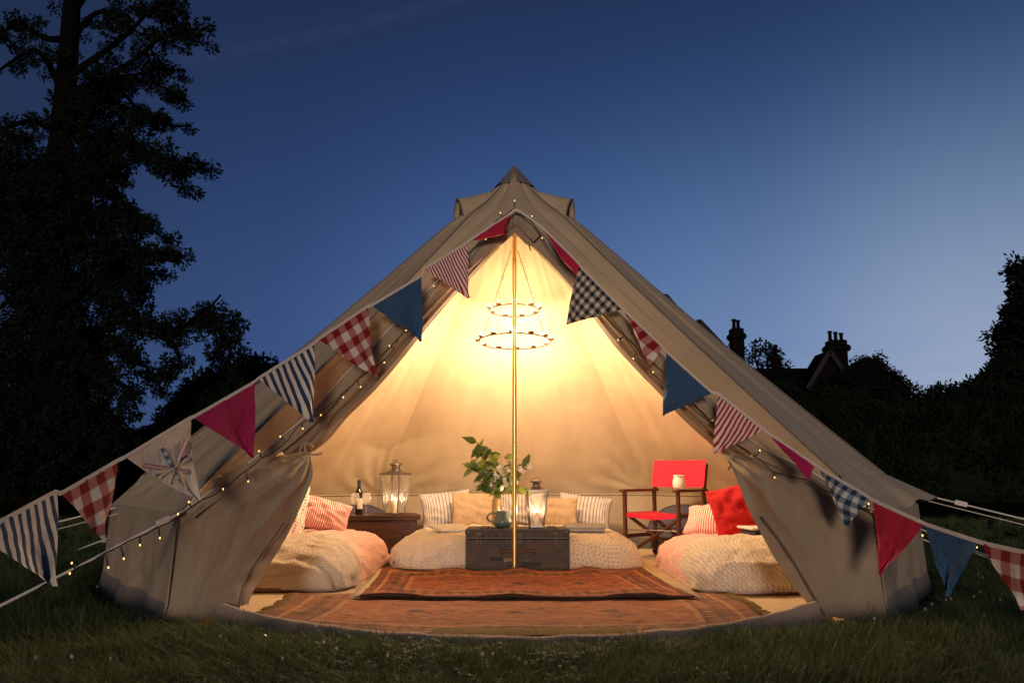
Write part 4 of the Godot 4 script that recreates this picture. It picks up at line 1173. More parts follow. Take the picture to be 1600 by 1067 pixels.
func make_flowers() -> void:
	var base := Vector3(-0.135, 0.327, -0.30)
	var v := thing("vase", "slim amber glass vase behind the pot on the trunk", "vase", base)
	put("glass", MB.new().lathe([Vector2(0, 0.001), Vector2(0.034, 0), Vector2(0.036, 0.01), Vector2(0.032, 0.17), Vector2(0.034, 0.20), Vector2(0.032, 0.20), Vector2(0.030, 0.17), Vector2(0.033, 0.012), Vector2(0, 0.008)], 24), M.amber, v)
	var f := thing("branch_bouquet", "bunch of leafy branches with white blossom standing in the vase", "flowers", base)
	var leaves := []
	for k in 3:
		leaves.append(MB.new().grid(6, 8, func(a: float, b: float):
			var w: float = 0.48 * sin(PI * pow(b, 0.85)) * (1.0 - 0.25 * b)
			var x: float = (a - 0.5) * w
			return Vector3(x, 0.22 * absf(x) - (0.16 + 0.12 * k) * b * b + 0.012 * sin(b * 14 + k), b)).mesh())
	var blossom := MB.new()
	for k in 5:
		var a := TAU * k / 5.0
		blossom.grid(3, 4, func(u: float, w: float):
			var r := 0.022 * w
			return Vector3(cos(a) * r + sin(a) * (u - 0.5) * 0.024 * sin(PI * minf(w * 0.9 + 0.1, 1.0)), 0.010 * w * w, sin(a) * r - cos(a) * (u - 0.5) * 0.024 * sin(PI * minf(w * 0.9 + 0.1, 1.0))))
	var bl := blossom.mesh()
	var mats := [M.leaf, M.leaf_dark, M.leaf, M.leaf_light, M.leaf_dark]
	var shoots := [
		[Vector3(-0.184, 0.691, -0.300), Vector3(-0.246, 0.847, -0.280), Vector3(-0.280, 0.950, -0.270), 24, 0], [Vector3(-0.169, 0.659, -0.260), Vector3(-0.292, 0.738, -0.240), Vector3(-0.334, 0.799, -0.220), 20, 0], [Vector3(-0.152, 0.668, -0.340), Vector3(-0.172, 0.786, -0.360), Vector3(-0.182, 0.877, -0.360), 20, 2],
		[Vector3(-0.122, 0.645, -0.240), Vector3(-0.093, 0.705, -0.200), Vector3(-0.083, 0.761, -0.180), 10, 14], [Vector3(-0.089, 0.668, -0.300), Vector3(-0.032, 0.739, -0.320), Vector3(-0.056, 0.829, -0.340), 14, 5], [Vector3(-0.056, 0.631, -0.280), Vector3(0.039, 0.715, -0.260), Vector3(0.072, 0.790, -0.260), 9, 7], [Vector3(-0.074, 0.613, -0.220), Vector3(-0.018, 0.631, -0.200), Vector3(0.047, 0.604, -0.180), 11, 5], [Vector3(-0.169, 0.612, -0.240), Vector3(-0.215, 0.641, -0.220), Vector3(-0.243, 0.659, -0.200), 11, 0]]
	for s in shoots:
		var root := Vector3(rng.randf_range(-0.018, 0.018), 0.03, rng.randf_range(-0.015, 0.015))
		var p := smooth_line([root, Vector3(root.x * 1.4, 0.19, root.z), s[0] - base, s[1] - base, s[2] - base], 24)
		put("stem", MB.new().tube(p, 0.0035, 6), M.stem, f)
		for k in s[3]:
			var t: float = lerpf(0.56, 1.0, (k + 0.5) / s[3])
			var at := along(p, t)
			var d := Vector3(rng.randf_range(-1, 1), rng.randf_range(-0.5, 0.65), rng.randf_range(-0.6, 1)).normalized()
			var o := put("leaf", leaves[k % 3].duplicate(), mats[rng.randi() % 5], f)
			var size := rng.randf_range(0.080, 0.125)
			var face := Vector3(rng.randf_range(-0.5, 0.5), rng.randf_range(0.1, 1.0), rng.randf_range(0.2, 1.0))
			o.transform = Transform3D(Basis.looking_at(-d, face).scaled(Vector3.ONE * size), at + d * 0.006)
		for k in s[4]:
			var at := along(p, rng.randf_range(0.62, 1.0)) + Vector3(rng.randf_range(-0.05, 0.05), rng.randf_range(-0.04, 0.05), rng.randf_range(0.02, 0.08))
			var o := put("blossom", bl, M.petal, f)
			o.transform = Transform3D(Basis.from_euler(Vector3(rng.randf_range(0.4, 1.7), rng.randf_range(0, TAU), rng.randf_range(-0.6, 0.6))).scaled(Vector3.ONE * rng.randf_range(0.95, 1.35)), at)

func make_rugs() -> void:
	var w := nz(1.0, 2, 61)
	var lower := thing("rug", "worn brown and rust patterned rug lying along the doorway, the lower of the two", "rug")
	var lo := func(u: float, v: float):
		var x := lerpf(-1.24, 1.17, u)
		var z1 := minf(2.455, sqrt(2.475 * 2.475 - x * x))
		var z := lerpf(1.10 + 0.03 * sin(u * 5.0), z1, v)
		return Vector3(x + 0.03 * sin(v * 4.0), 0.034 + 0.006 * w.get_noise_2d(x * 3, z * 3) + 0.004 * smoothstep(0.9, 1.0, v), z)
	put("pile", MB.new().grid(80, 40, lo, 1, 1), M.rug_old, lower)
	var upper := thing("rug", "rust red patterned rug with a wavy edge, on top, in front of the trunk", "rug")
	var hi := func(u: float, v: float):
		var x := lerpf(-0.90 + 0.05 * v, 0.88 + 0.10 * v, u)
		var z := lerpf(0.16 - 0.10 * smoothstep(0.6, 1.0, u), 1.34 + 0.05 * sin(u * 3.0), v)
		var wave := 0.014 * sin(u * 17.0) * pow(v, 3.0) + 0.022 * sin(u * 25.0 + 1.0) * pow(1.0 - v, 3.0) + 0.010 * w.get_noise_2d(x * 4, z * 4)
		return Vector3(x, 0.047 + 0.75 * maxf(wave, -0.006) + 0.012 * pow(v, 3.0) + 0.020 * pow(1 - v, 4.0), z)
	put("pile", MB.new().grid(96, 40, hi, 1, 1), M.rug_red, upper)
	put("edge", MB.new().grid(96, 2, func(u: float, v: float):
		var p: Vector3 = hi.call(u, 1.0)
		return Vector3(p.x, p.y - (p.y - 0.040) * 0.6 * v, p.z + 0.004 * v)), mat(Color(0.05, 0.025, 0.015), 1.0), upper)
	for e in [[upper, hi, 0.0, -1.0, "fringe", 110], [upper, hi, 1.0, 1.0, "fringe", 110], [lower, lo, 0.0, -1.0, "fringe_dull", 90], [lower, lo, 1.0, 1.0, "fringe_dull", 90]]:
		var mb := MB.new()
		for k in e[5]:
			var p: Vector3 = e[1].call(e[2], (k + 0.5) / e[5])
			var q := p + Vector3(e[3] * rng.randf_range(0.03, 0.075), 0, rng.randf_range(-0.03, 0.03))
			q.y = 0.034
			mb.tube([p, p.lerp(q, 0.5) + Vector3(0, 0.004, rng.randf_range(-0.008, 0.008)), q], 0.0028, 4)
		tag(put("fringe", mb, M[e[4]], e[0]), "", "", "", "stuff")
	# a straw-coloured woven strip at the front edge of the lower rug
	put("woven_end", MB.new().grid(40, 4, func(u: float, v: float):
		var x := lerpf(-0.36, 0.52, u)
		var z: float = minf(2.455, sqrt(2.475 * 2.475 - x * x))
		return Vector3(x, 0.052 - 0.022 * v * v + 0.003 * sin(u * 90.0), z - 0.11 + 0.115 * v)), relief(mat(Color(0.27, 0.17, 0.05), 1.0), M.weave, 0.6), lower)

# ---------------------------------------------------------------- grass, flowers, trees, house
func make_grass() -> void:
	var tufts := []
	for k in 7:
		var mb := MB.new()
		if k == 3:   # clover leaves among the blades
			for j in 10:
				var at := Vector3(rng.randf_range(-0.05, 0.05), rng.randf_range(0.025, 0.06), rng.randf_range(-0.05, 0.05))
				mb.col = Color(0.06, 0.11, 0.03).lerp(Color(0.10, 0.15, 0.05), rng.randf())
				var a0 := rng.randf() * TAU
				for q in 3:
					var d := Vector3(cos(a0 + TAU * q / 3), rng.randf_range(-0.2, 0.35), sin(a0 + TAU * q / 3)) * 0.014
					var e := d.cross(Vector3.UP).normalized() * 0.007
					mb.flat([at, at + d * 0.6 + e, at + d + e * 0.5, at + d - e * 0.5, at + d * 0.6 - e])
				mb.grid(1, 2, func(u: float, v: float): return Vector3(at.x, at.y * v, at.z) + Vector3(0.001 * (u * 2 - 1), 0, 0))
			tufts.append(mb.mesh())
			continue
		var tall := 1.0 if k < 5 else 1.45
		for j in (20 if k < 5 else 9):
			var a := rng.randf() * TAU
			var root := Vector3(rng.randf_range(-0.04, 0.04), 0, rng.randf_range(-0.04, 0.04))
			var h := rng.randf_range(0.040, 0.115) * tall
			var lean := Vector3(cos(a), 0, sin(a)) * h * rng.randf_range(0.15, 0.95)
			var side := Vector3(-sin(a + 0.6), 0, cos(a + 0.6)) * rng.randf_range(0.0014, 0.0027)
			var dry := rng.randf()
			mb.col = Color(0.070, 0.105, 0.024).lerp(Color(0.125, 0.150, 0.040), rng.randf()) if dry < 0.9 else Color(0.17, 0.14, 0.06)
			mb.grid(1, 4, func(u: float, v: float): return root + Vector3(0, h * (v - 0.25 * v * v), 0) + lean * v * v + side * (u * 2 - 1) * (1.0 - v * 0.95))
		tufts.append(mb.mesh())
	var places := []
	for band in [[2.0, 4.2, 3.2, 20000], [0.4, 2.6, 4.6, 10000], [-2.5, 0.8, 7.0, 7000], [-8.0, -2.0, 11.0, 6000]]:
		var got := 0
		while got < band[3]:
			var x := rng.randf_range(-band[2], band[2])
			var z := rng.randf_range(band[0], band[1])
			var rr := Vector2(x, z).length()
			if rr < 2.63 or (rr < 2.70 and absf(atan2(x, z)) > 0.66):
				continue
			got += 1
			var sc := rng.randf_range(0.6, 1.35) * (0.75 if rr < 2.80 else 1.0) * (1.0 + 0.55 * noise.get_noise_2d(x * 40, z * 40))
			places.append(Transform3D(Basis(Vector3.UP, rng.randf() * TAU).scaled(Vector3(1.1, sc, 1.1)), Vector3(x, 0, z)))
	scatter("grass", tufts, places, M.grass, self)
	# clover heads
	var head := MB.new()
	for k in 46:
		var y := 1.0 - 2.0 * (k + 0.5) / 46.0
		var d := Vector3(cos(k * 2.39996) * sqrt(1 - y * y), y, sin(k * 2.39996) * sqrt(1 - y * y))
		var s2 := d.cross(Vector3.UP + Vector3(0.1, 0, 0)).normalized() * 0.0022
		head.flat([d * 0.004 - s2, d * 0.004 + s2, d * 0.0085 + s2 * 0.6 + Vector3(0, 0.002, 0), d * 0.0085 - s2 * 0.7 + Vector3(0, 0.002, 0)])
	var hm := head.mesh()
	var white := mat(Color(0.58, 0.50, 0.42), 0.9)
	hm.surface_set_material(0, white)
	var green := mat(Color(0.05, 0.08, 0.02), 0.8)
	var spots := [Vector3(-0.899, 0.060, 2.539), Vector3(-0.807, 0.060, 2.625), Vector3(-0.623, 0.050, 2.664), Vector3(-0.640, 0.050, 3.036), Vector3(-0.698, 0.060, 2.976), Vector3(-0.368, 0.060, 3.021), Vector3(-0.441, 0.050, 3.159), Vector3(-0.119, 0.060, 3.187), Vector3(-0.082, 0.070, 3.235), Vector3(-0.787, 0.050, 3.208), Vector3(-1.111, 0.060, 2.859), Vector3(-1.082, 0.050, 2.878), Vector3(-1.339, 0.060, 3.264), Vector3(-1.507, 0.050, 3.179), Vector3(-1.619, 0.050, 3.198), Vector3(1.479, 0.070, 2.523), Vector3(1.646, 0.070, 2.105), Vector3(1.976, 0.070, 1.553), Vector3(1.996, 0.070, 1.577), Vector3(1.811, 0.070, 2.266), Vector3(1.947, 0.060, 2.039), Vector3(2.048, 0.070, 1.970), Vector3(2.092, 0.070, 1.929), Vector3(2.683, 0.090, 1.062), Vector3(2.676, 0.080, 1.127), Vector3(2.318, 0.080, 1.766), Vector3(2.246, 0.070, 1.847), Vector3(2.317, 0.070, 1.950), Vector3(2.014, 0.060, 2.370), Vector3(0.136, 0.050, 3.327), Vector3(-2.297, 0.060, 1.247), Vector3(-2.306, 0.050, 1.302)]
	for k in spots.size():
		var p: Vector3 = spots[k]
		var c := thing("clover_flower", "white clover flower head in the grass in front of the tent", "flower", Vector3(p.x, 0, p.z), rng.randf() * TAU, "clover flowers in the lawn")
		var o := put("head", hm, white, c, Vector3(0, p.y + 0.045, 0))
		o.scale = Vector3.ONE * rng.randf_range(0.55, 0.85)
		put("stalk", MB.new().tube([Vector3(0.004, 0, 0), Vector3(0.002, p.y * 0.5, 0.002), Vector3(0, p.y + 0.04, 0)], 0.0012, 4), green, c)
	# pegs that catch the light
	for q in [[Vector3(1.287, 0.030, 2.554), "bright steel tent peg in the grass by the right door"], [Vector3(-1.059, 0.030, 2.526), "bright steel tent peg in the grass by the left door"]]:
		var t := thing("tent_peg", q[1], "tent peg", Vector3(q[0].x, 0, q[0].z))
		put("shaft", MB.new().tube([Vector3(0, 0.0, 0), Vector3(0.006, 0.045, 0.01)], 0.004, 8), M.steel, t)
		put("hook", MB.new().tube(smooth_line([Vector3(0.006, 0.045, 0.01), Vector3(0.018, 0.058, 0.016), Vector3(0.034, 0.050, 0.02), Vector3(0.030, 0.038, 0.02)], 10), 0.004, 8), M.steel, t)

func sprays(count: int, r: float, leaf: float, flat := 0.6) -> ArrayMesh:
	var mb := MB.new()
	for k in count:
		var d := Vector3(rng.randfn(), rng.randfn() * flat, rng.randfn()).normalized() * r * pow(rng.randf(), 0.45)
		var way := (d.normalized() + Vector3(rng.randfn(), rng.randfn() - 0.35, rng.randfn()) * 0.6).normalized()
		var side := way.cross(Vector3(rng.randfn(), rng.randfn(), rng.randfn())).normalized() * leaf * rng.randf_range(0.18, 0.34)
		var e := way * leaf * rng.randf_range(0.7, 1.3)
		mb.flat([d, d + e * 0.5 + side, d + e, d + e * 0.5 - side])
	return mb.mesh()

func make_tree(called: String, label: String, trunk: Array, radii: Array, limbs: Array, extra: Array, meshes: Array, per_m: float, spread: float) -> void:
	var o := thing(called, label, "tree")
	put("trunk", MB.new().tube(trunk, radii, 12), M.bark, o)
	var places := []
	for l in limbs:
		var p := smooth_line(l, 14)
		var rad := []
		for k in p.size(): rad.append(lerpf(0.085, 0.016, pow(k / 14.0, 0.7)) * spread / 0.5)
		put("limb", MB.new().tube(p, rad, 6), M.bark, o)
		var length := 0.0
		for k in 14: length += p[k].distance_to(p[k + 1])
		for k in int(length * per_m):
			var t := pow(rng.randf(), 0.6)
			var at := along(p, t)
			var side := Vector3(rng.randfn(), rng.randfn() * 0.6 - 0.35, rng.randfn()) * spread * (0.22 + 0.34 * (1.0 - t))
			places.append(Transform3D(Basis.from_euler(Vector3(rng.randf_range(-0.4, 0.4), rng.randf() * TAU, rng.randf_range(-0.4, 0.4))).scaled(Vector3.ONE * (0.4 + 0.95 * pow(rng.randf(), 1.4))), at + side))
			if rng.randf() < 0.16: put("twig", MB.new().tube([at, at + side * 0.5 + Vector3(0, -0.06, 0) * spread, at + side], 0.011 * spread, 4), M.bark, o)
	for e in extra:   # [centre, half size, count]
		for k in e[2]:
			var d := Vector3(rng.randfn(), rng.randfn(), rng.randfn()).limit_length(2.0) * 0.5
			places.append(Transform3D(Basis.from_euler(Vector3(rng.randf_range(-0.4, 0.4), rng.randf() * TAU, rng.randf_range(-0.4, 0.4))).scaled(Vector3.ONE * rng.randf_range(0.7, 1.3)), e[0] + d * e[1]))
	scatter("foliage", meshes, places, M.needles, o)

func make_trees() -> void:
	var big := [sprays(110, 0.17, 0.085), sprays(120, 0.19, 0.08), sprays(90, 0.14, 0.09)]
	var small := [sprays(70, 0.30, 0.13, 0.9), sprays(80, 0.28, 0.12, 0.9)]
	# the tall tree on the left: its trunk leans a little and its limbs droop to the right
	var z := -12.0
	var tr := [Vector3(-9.764, -0.040, -12.000), Vector3(-9.849, 2.606, -12.000), Vector3(-9.886, 5.090, -12.000), Vector3(-9.943, 7.533, -12.000), Vector3(-9.934, 9.770, -12.000), Vector3(-9.967, 12.246, -12.000), Vector3(-10.045, 14.820, -12.000)]
	var limbs := [
		[Vector3(-9.911, 9.467, -12.000), Vector3(-8.571, 10.168, -11.600), Vector3(-7.694, 10.882, -11.400), Vector3(-7.074, 10.452, -11.300)], [Vector3(-9.946, 9.015, -12.000), Vector3(-8.485, 9.670, -11.800), Vector3(-7.397, 10.468, -11.600), Vector3(-6.802, 9.884, -11.400)], [Vector3(-9.928, 8.418, -12.000), Vector3(-9.026, 9.505, -12.400), Vector3(-8.073, 9.894, -12.500), Vector3(-7.483, 9.831, -12.500)],
		[Vector3(-9.935, 7.974, -12.000), Vector3(-8.870, 9.109, -11.500), Vector3(-7.631, 8.938, -11.200), Vector3(-6.954, 8.418, -11.000)], [Vector3(-9.912, 7.679, -12.000), Vector3(-9.062, 9.258, -12.200), Vector3(-8.432, 8.848, -12.300), Vector3(-7.733, 8.469, -12.300), Vector3(-7.216, 8.454, -12.300)], [Vector3(-9.936, 7.094, -12.000), Vector3(-9.011, 7.854, -11.700), Vector3(-8.243, 8.394, -11.600), Vector3(-7.547, 8.321, -11.600)],
		[Vector3(-9.878, 6.371, -12.000), Vector3(-8.870, 7.826, -12.000), Vector3(-7.868, 7.533, -12.000), Vector3(-6.630, 7.459, -12.000)], [Vector3(-9.906, 6.371, -12.000), Vector3(-8.491, 7.631, -11.500), Vector3(-7.293, 7.200, -11.300), Vector3(-6.783, 6.467, -11.200)], [Vector3(-9.883, 6.084, -12.000), Vector3(-9.336, 7.120, -12.500), Vector3(-8.783, 6.781, -12.600), Vector3(-8.075, 6.291, -12.700)],
		[Vector3(-9.868, 5.372, -12.000), Vector3(-8.931, 5.547, -11.600), Vector3(-7.754, 5.356, -11.400), Vector3(-6.801, 5.193, -11.300)], [Vector3(-9.891, 5.656, -12.000), Vector3(-9.004, 6.433, -12.200), Vector3(-8.041, 6.100, -12.300), Vector3(-7.452, 5.665, -12.300)], [Vector3(-9.891, 4.809, -12.000), Vector3(-8.890, 4.854, -12.200), Vector3(-8.256, 5.091, -12.300), Vector3(-7.623, 5.019, -12.300)],
		[Vector3(-9.858, 4.390, -12.000), Vector3(-8.543, 4.487, -11.800), Vector3(-7.463, 3.658, -11.600), Vector3(-6.637, 3.816, -11.500), Vector3(-6.038, 4.403, -11.400)], [Vector3(-8.538, 4.418, -11.800), Vector3(-7.291, 3.682, -11.500), Vector3(-6.472, 3.866, -11.400), Vector3(-5.620, 3.781, -11.300)], [Vector3(-6.637, 3.816, -11.500), Vector3(-6.286, 3.981, -11.300), Vector3(-5.865, 3.566, -11.200), Vector3(-6.097, 3.042, -11.200)], [Vector3(-7.465, 3.699, -11.600), Vector3(-7.007, 3.348, -11.500), Vector3(-6.856, 3.016, -11.500), Vector3(-7.072, 2.685, -11.500)],
		[Vector3(-9.829, 3.697, -12.000), Vector3(-8.851, 3.697, -12.000), Vector3(-7.931, 3.149, -12.000), Vector3(-7.347, 2.443, -12.000)], [Vector3(-9.825, 3.149, -12.000), Vector3(-8.833, 3.082, -11.500), Vector3(-7.917, 2.532, -11.300), Vector3(-7.517, 2.007, -11.200)], [Vector3(-9.781, 2.606, -12.000), Vector3(-9.326, 2.637, -12.300), Vector3(-8.718, 2.097, -12.400), Vector3(-8.356, 1.824, -12.400)], [Vector3(-9.805, 2.067, -12.000), Vector3(-9.381, 1.800, -12.000), Vector3(-8.817, 1.401, -12.000), Vector3(-8.474, 1.268, -12.000)],
		[Vector3(-9.939, 10.380, -12.000), Vector3(-10.655, 10.539, -12.300), Vector3(-11.387, 10.961, -12.500), Vector3(-12.160, 10.698, -12.600)], [Vector3(-9.946, 9.015, -12.000), Vector3(-10.370, 9.869, -11.600), Vector3(-10.849, 9.595, -11.500), Vector3(-11.430, 9.033, -11.400)], [Vector3(-9.933, 8.121, -12.000), Vector3(-10.606, 8.418, -12.000), Vector3(-11.157, 8.270, -12.000), Vector3(-11.820, 7.826, -12.000)], [Vector3(-9.936, 7.094, -12.000), Vector3(-10.414, 7.097, -11.600), Vector3(-10.887, 6.919, -11.500), Vector3(-11.326, 6.464, -11.400)], [Vector3(-9.899, 5.941, -12.000), Vector3(-10.709, 6.027, -12.300), Vector3(-11.293, 5.620, -12.400), Vector3(-11.816, 5.186, -12.400)], [Vector3(-9.875, 4.949, -12.000), Vector3(-10.314, 4.625, -11.800), Vector3(-10.759, 4.192, -11.700), Vector3(-11.245, 3.648, -11.700)], [Vector3(-9.829, 3.697, -12.000), Vector3(-10.322, 3.422, -12.000), Vector3(-10.815, 2.877, -12.000), Vector3(-11.330, 2.606, -12.000)],
		[Vector3(-9.929, 10.996, -12.000), Vector3(-9.304, 11.931, -12.000), Vector3(-8.454, 12.246, -12.000), Vector3(-7.545, 11.618, -12.000)], [Vector3(-9.948, 11.618, -12.000), Vector3(-10.781, 12.246, -12.000), Vector3(-11.495, 12.088, -12.000), Vector3(-12.177, 11.618, -12.000)], [Vector3(-9.910, 10.380, -12.000), Vector3(-9.484, 11.109, -12.200), Vector3(-8.944, 11.087, -12.300), Vector3(-8.412, 10.773, -12.300)], [Vector3(-9.962, 12.562, -12.000), Vector3(-9.147, 13.843, -12.000), Vector3(-8.263, 13.843, -12.000), Vector3(-7.490, 13.199, -12.000)],
	]
	var extra := [[Vector3(-9.634, 6.804, -12.000), Vector3(1.1, 1.6, 1.2), 150], [Vector3(-10.189, 5.090, -12.000), Vector3(1.1, 1.8, 1.2), 210], [Vector3(-9.027, 4.251, -12.000), Vector3(1.2, 1.3, 1.2), 110], [Vector3(-9.849, 2.606, -12.000), Vector3(1.3, 1.4, 1.2), 340], [Vector3(-9.872, 1.381, -11.500), Vector3(2.0, 1.0, 1.2), 420], [Vector3(-10.749, 6.804, -12.000), Vector3(0.8, 1.2, 1.0), 150], [Vector3(-9.162, 7.974, -12.000), Vector3(0.8, 1.0, 0.8), 60], [Vector3(-8.559, 5.372, -12.000), Vector3(0.7, 0.9, 0.8), 60]]
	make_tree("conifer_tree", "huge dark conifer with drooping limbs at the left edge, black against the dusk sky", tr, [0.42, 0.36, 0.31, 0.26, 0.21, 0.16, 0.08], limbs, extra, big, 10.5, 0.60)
	# round-headed tree behind the left of the tent, and a small one beside it
	make_tree("broadleaf_tree", "round dark tree behind the left slope of the tent", [Vector3(-6.9, 0, -14), Vector3(-6.8, 1.5, -14), Vector3(-6.7, 2.6, -14)], [0.2, 0.16, 0.08], [[Vector3(-6.8, 1.4, -14), Vector3(-6.2, 2.2, -13.8), Vector3(-6.301, 2.965, -14.000)], [Vector3(-6.8, 1.6, -14), Vector3(-7.2, 2.0, -14.1), Vector3(-7.596, 2.068, -14.000)], [Vector3(-6.8, 1.8, -14), Vector3(-6.6, 2.6, -14), Vector3(-6.895, 2.889, -14.000)]],
		[[Vector3(-6.712, 2.217, -14.000), Vector3(1.0, 0.75, 0.8), 330], [Vector3(-5.988, 2.664, -14.000), Vector3(0.9, 0.7, 0.8), 230], [Vector3(-7.283, 1.772, -14.000), Vector3(0.9, 0.6, 0.8), 200]], small, 16.0, 0.4)
	make_tree("broadleaf_tree", "small dark tree low between the big conifer and the tent", [Vector3(-9.4, 0, -16), Vector3(-9.4, 0.9, -16), Vector3(-9.4, 1.4, -16)], [0.12, 0.09, 0.05], [[Vector3(-9.4, 0.8, -16), Vector3(-9.7, 1.2, -16), Vector3(-9.922, 1.393, -16.000)], [Vector3(-9.4, 0.9, -16), Vector3(-9.2, 1.3, -16), Vector3(-9.526, 1.554, -16.000)]], [[Vector3(-9.746, 1.200, -16.000), Vector3(0.75, 0.5, 0.6), 170]], small, 12.0, 0.3)
	# right edge: a tall spruce and a bush at its foot
	var sp := []
	for k in 15:
		var h: float = 1.6 + k * 0.40
		var reach: float = lerpf(2.75, 0.30, pow(k / 14.0, 0.9))
		for j in 4:
			var a := k * 1.3 + TAU * j / 4.0
			sp.append([Vector3(16.6, h, -21), Vector3(16.6 + cos(a) * reach * 0.55, h + 0.12, -21 + sin(a) * reach * 0.55), Vector3(16.6 + cos(a) * reach, h - 0.15, -21 + sin(a) * reach)])
	make_tree("spruce_tree", "tall dark spruce at the right edge, black against the pale sky", [Vector3(16.6, 0, -21), Vector3(16.6, 3.5, -21), Vector3(16.6, 7.1, -21)], [0.26, 0.16, 0.03], sp, [], [sprays(70, 0.30, 0.15, 0.7), sprays(70, 0.26, 0.14, 0.7)], 15.0, 0.42)
	make_tree("bush", "dark round bush at the foot of the spruce on the right", [Vector3(15.0, 0, -20.5), Vector3(15.0, 1.6, -20.5), Vector3(15.0, 2.4, -20.5)], [0.12, 0.09, 0.04], [[Vector3(15, 1.5, -20.5), Vector3(14.7, 2.6, -20.5), Vector3(14.194, 3.493, -20.500)]], [[Vector3(14.543, 2.940, -20.500), Vector3(0.9, 0.55, 0.7), 300], [Vector3(15.262, 3.295, -20.500), Vector3(0.8, 0.6, 0.7), 220]], small, 14.0, 0.3)
	# shrubs against the house
	make_tree("bush", "leafy dark shrub between the big chimney and the gap in the hedge", [Vector3(16.6, 0, -32), Vector3(16.6, 2.5, -32), Vector3(16.5, 4.2, -32)], [0.12, 0.09, 0.04], [[Vector3(16.6, 2.6, -32), Vector3(16.3, 4.2, -32), Vector3(16.086, 5.833, -32.000)], [Vector3(16.6, 2.6, -32), Vector3(17.0, 4.0, -32), Vector3(16.719, 5.120, -32.000)], [Vector3(16.6, 2.6, -32), Vector3(15.8, 4.2, -32), Vector3(15.425, 5.690, -32.000)]], [[Vector3(15.844, 4.694, -32.000), Vector3(1.1, 1.0, 0.8), 260], [Vector3(16.471, 4.354, -32.000), Vector3(0.9, 0.6, 0.8), 120]], small, 12.0, 0.5)
	make_tree("broadleaf_tree", "thin leafy tree top behind the twin-pot chimney", [Vector3(14.6, 0, -44), Vector3(14.8, 6.0, -44), Vector3(14.9, 7.6, -44)], [0.16, 0.12, 0.04], [[Vector3(14.8, 5.6, -44), Vector3(15.6, 7.0, -44), Vector3(15.279, 8.007, -44.000)], [Vector3(14.8, 5.6, -44), Vector3(14.2, 7.2, -44), Vector3(14.237, 8.083, -44.000)], [Vector3(14.8, 5.6, -44), Vector3(13.4, 6.8, -44), Vector3(12.737, 7.894, -44.000)], [Vector3(14.8, 5.4, -44), Vector3(15.8, 6.6, -44), Vector3(14.738, 7.593, -44.000)]], [], [sprays(50, 0.42, 0.22, 0.9)], 6.0, 0.8)
	# hedges
	for q in [[Vector3(15.0, 0, -17.5), 22.0, 2.95, "tall dark hedge behind the right of the tent"], [Vector3(-15.0, 0, -17.5), 22.0, 1.75, "dark hedge behind the left of the tent below the conifer"]]:
		var h := thing("hedge", q[3], "hedge", q[0])
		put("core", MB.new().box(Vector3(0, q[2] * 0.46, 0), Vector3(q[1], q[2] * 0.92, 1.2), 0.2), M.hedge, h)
		var places := []
		for k in int(q[1] * 95):
			var x := rng.randf_range(-q[1] / 2, q[1] / 2)
			var y: float = q[2] * (pow(rng.randf(), 0.6) + 0.06 * noise.get_noise_2d(x * 30, 4.0))
			places.append(Transform3D(Basis.from_euler(Vector3(rng.randf(), rng.randf() * TAU, rng.randf())).scaled(Vector3.ONE * rng.randf_range(0.6, 1.1)), Vector3(x, y, rng.randf_range(0.3, 0.7) if y < q[2] * 0.85 else rng.randf_range(-0.6, 0.6))))
		scatter("foliage", small, places, M.hedge, h)

func chimney(parent: Node3D, x: float, z: float, w: float, base: float, top: float, pots: int) -> void:
	var c := put("chimney", MB.new().box(Vector3(x, (base + top - 1.0) / 2, z), Vector3(w * 0.8, top - 1.0 - base, w * 0.8), 0.02).box(Vector3(x, top - 0.9, z), Vector3(w * 1.12, 0.35, w * 1.0), 0.1).box(Vector3(x, top - 0.62, z), Vector3(w * 0.82, 0.3, w * 0.8), 0.05), M.brick, parent)
	for k in pots:
		var px := x + (k - (pots - 1) / 2.0) * w * 0.27
		put("chimney_pot", MB.new().lathe([Vector2(0.10, 0), Vector2(0.09, 0.42), Vector2(0.12, 0.46), Vector2(0.12, 0.54), Vector2(0.08, 0.54)], 12, Vector3(px, top - 0.50 - 0.05 * k, z)), M.brick, c)

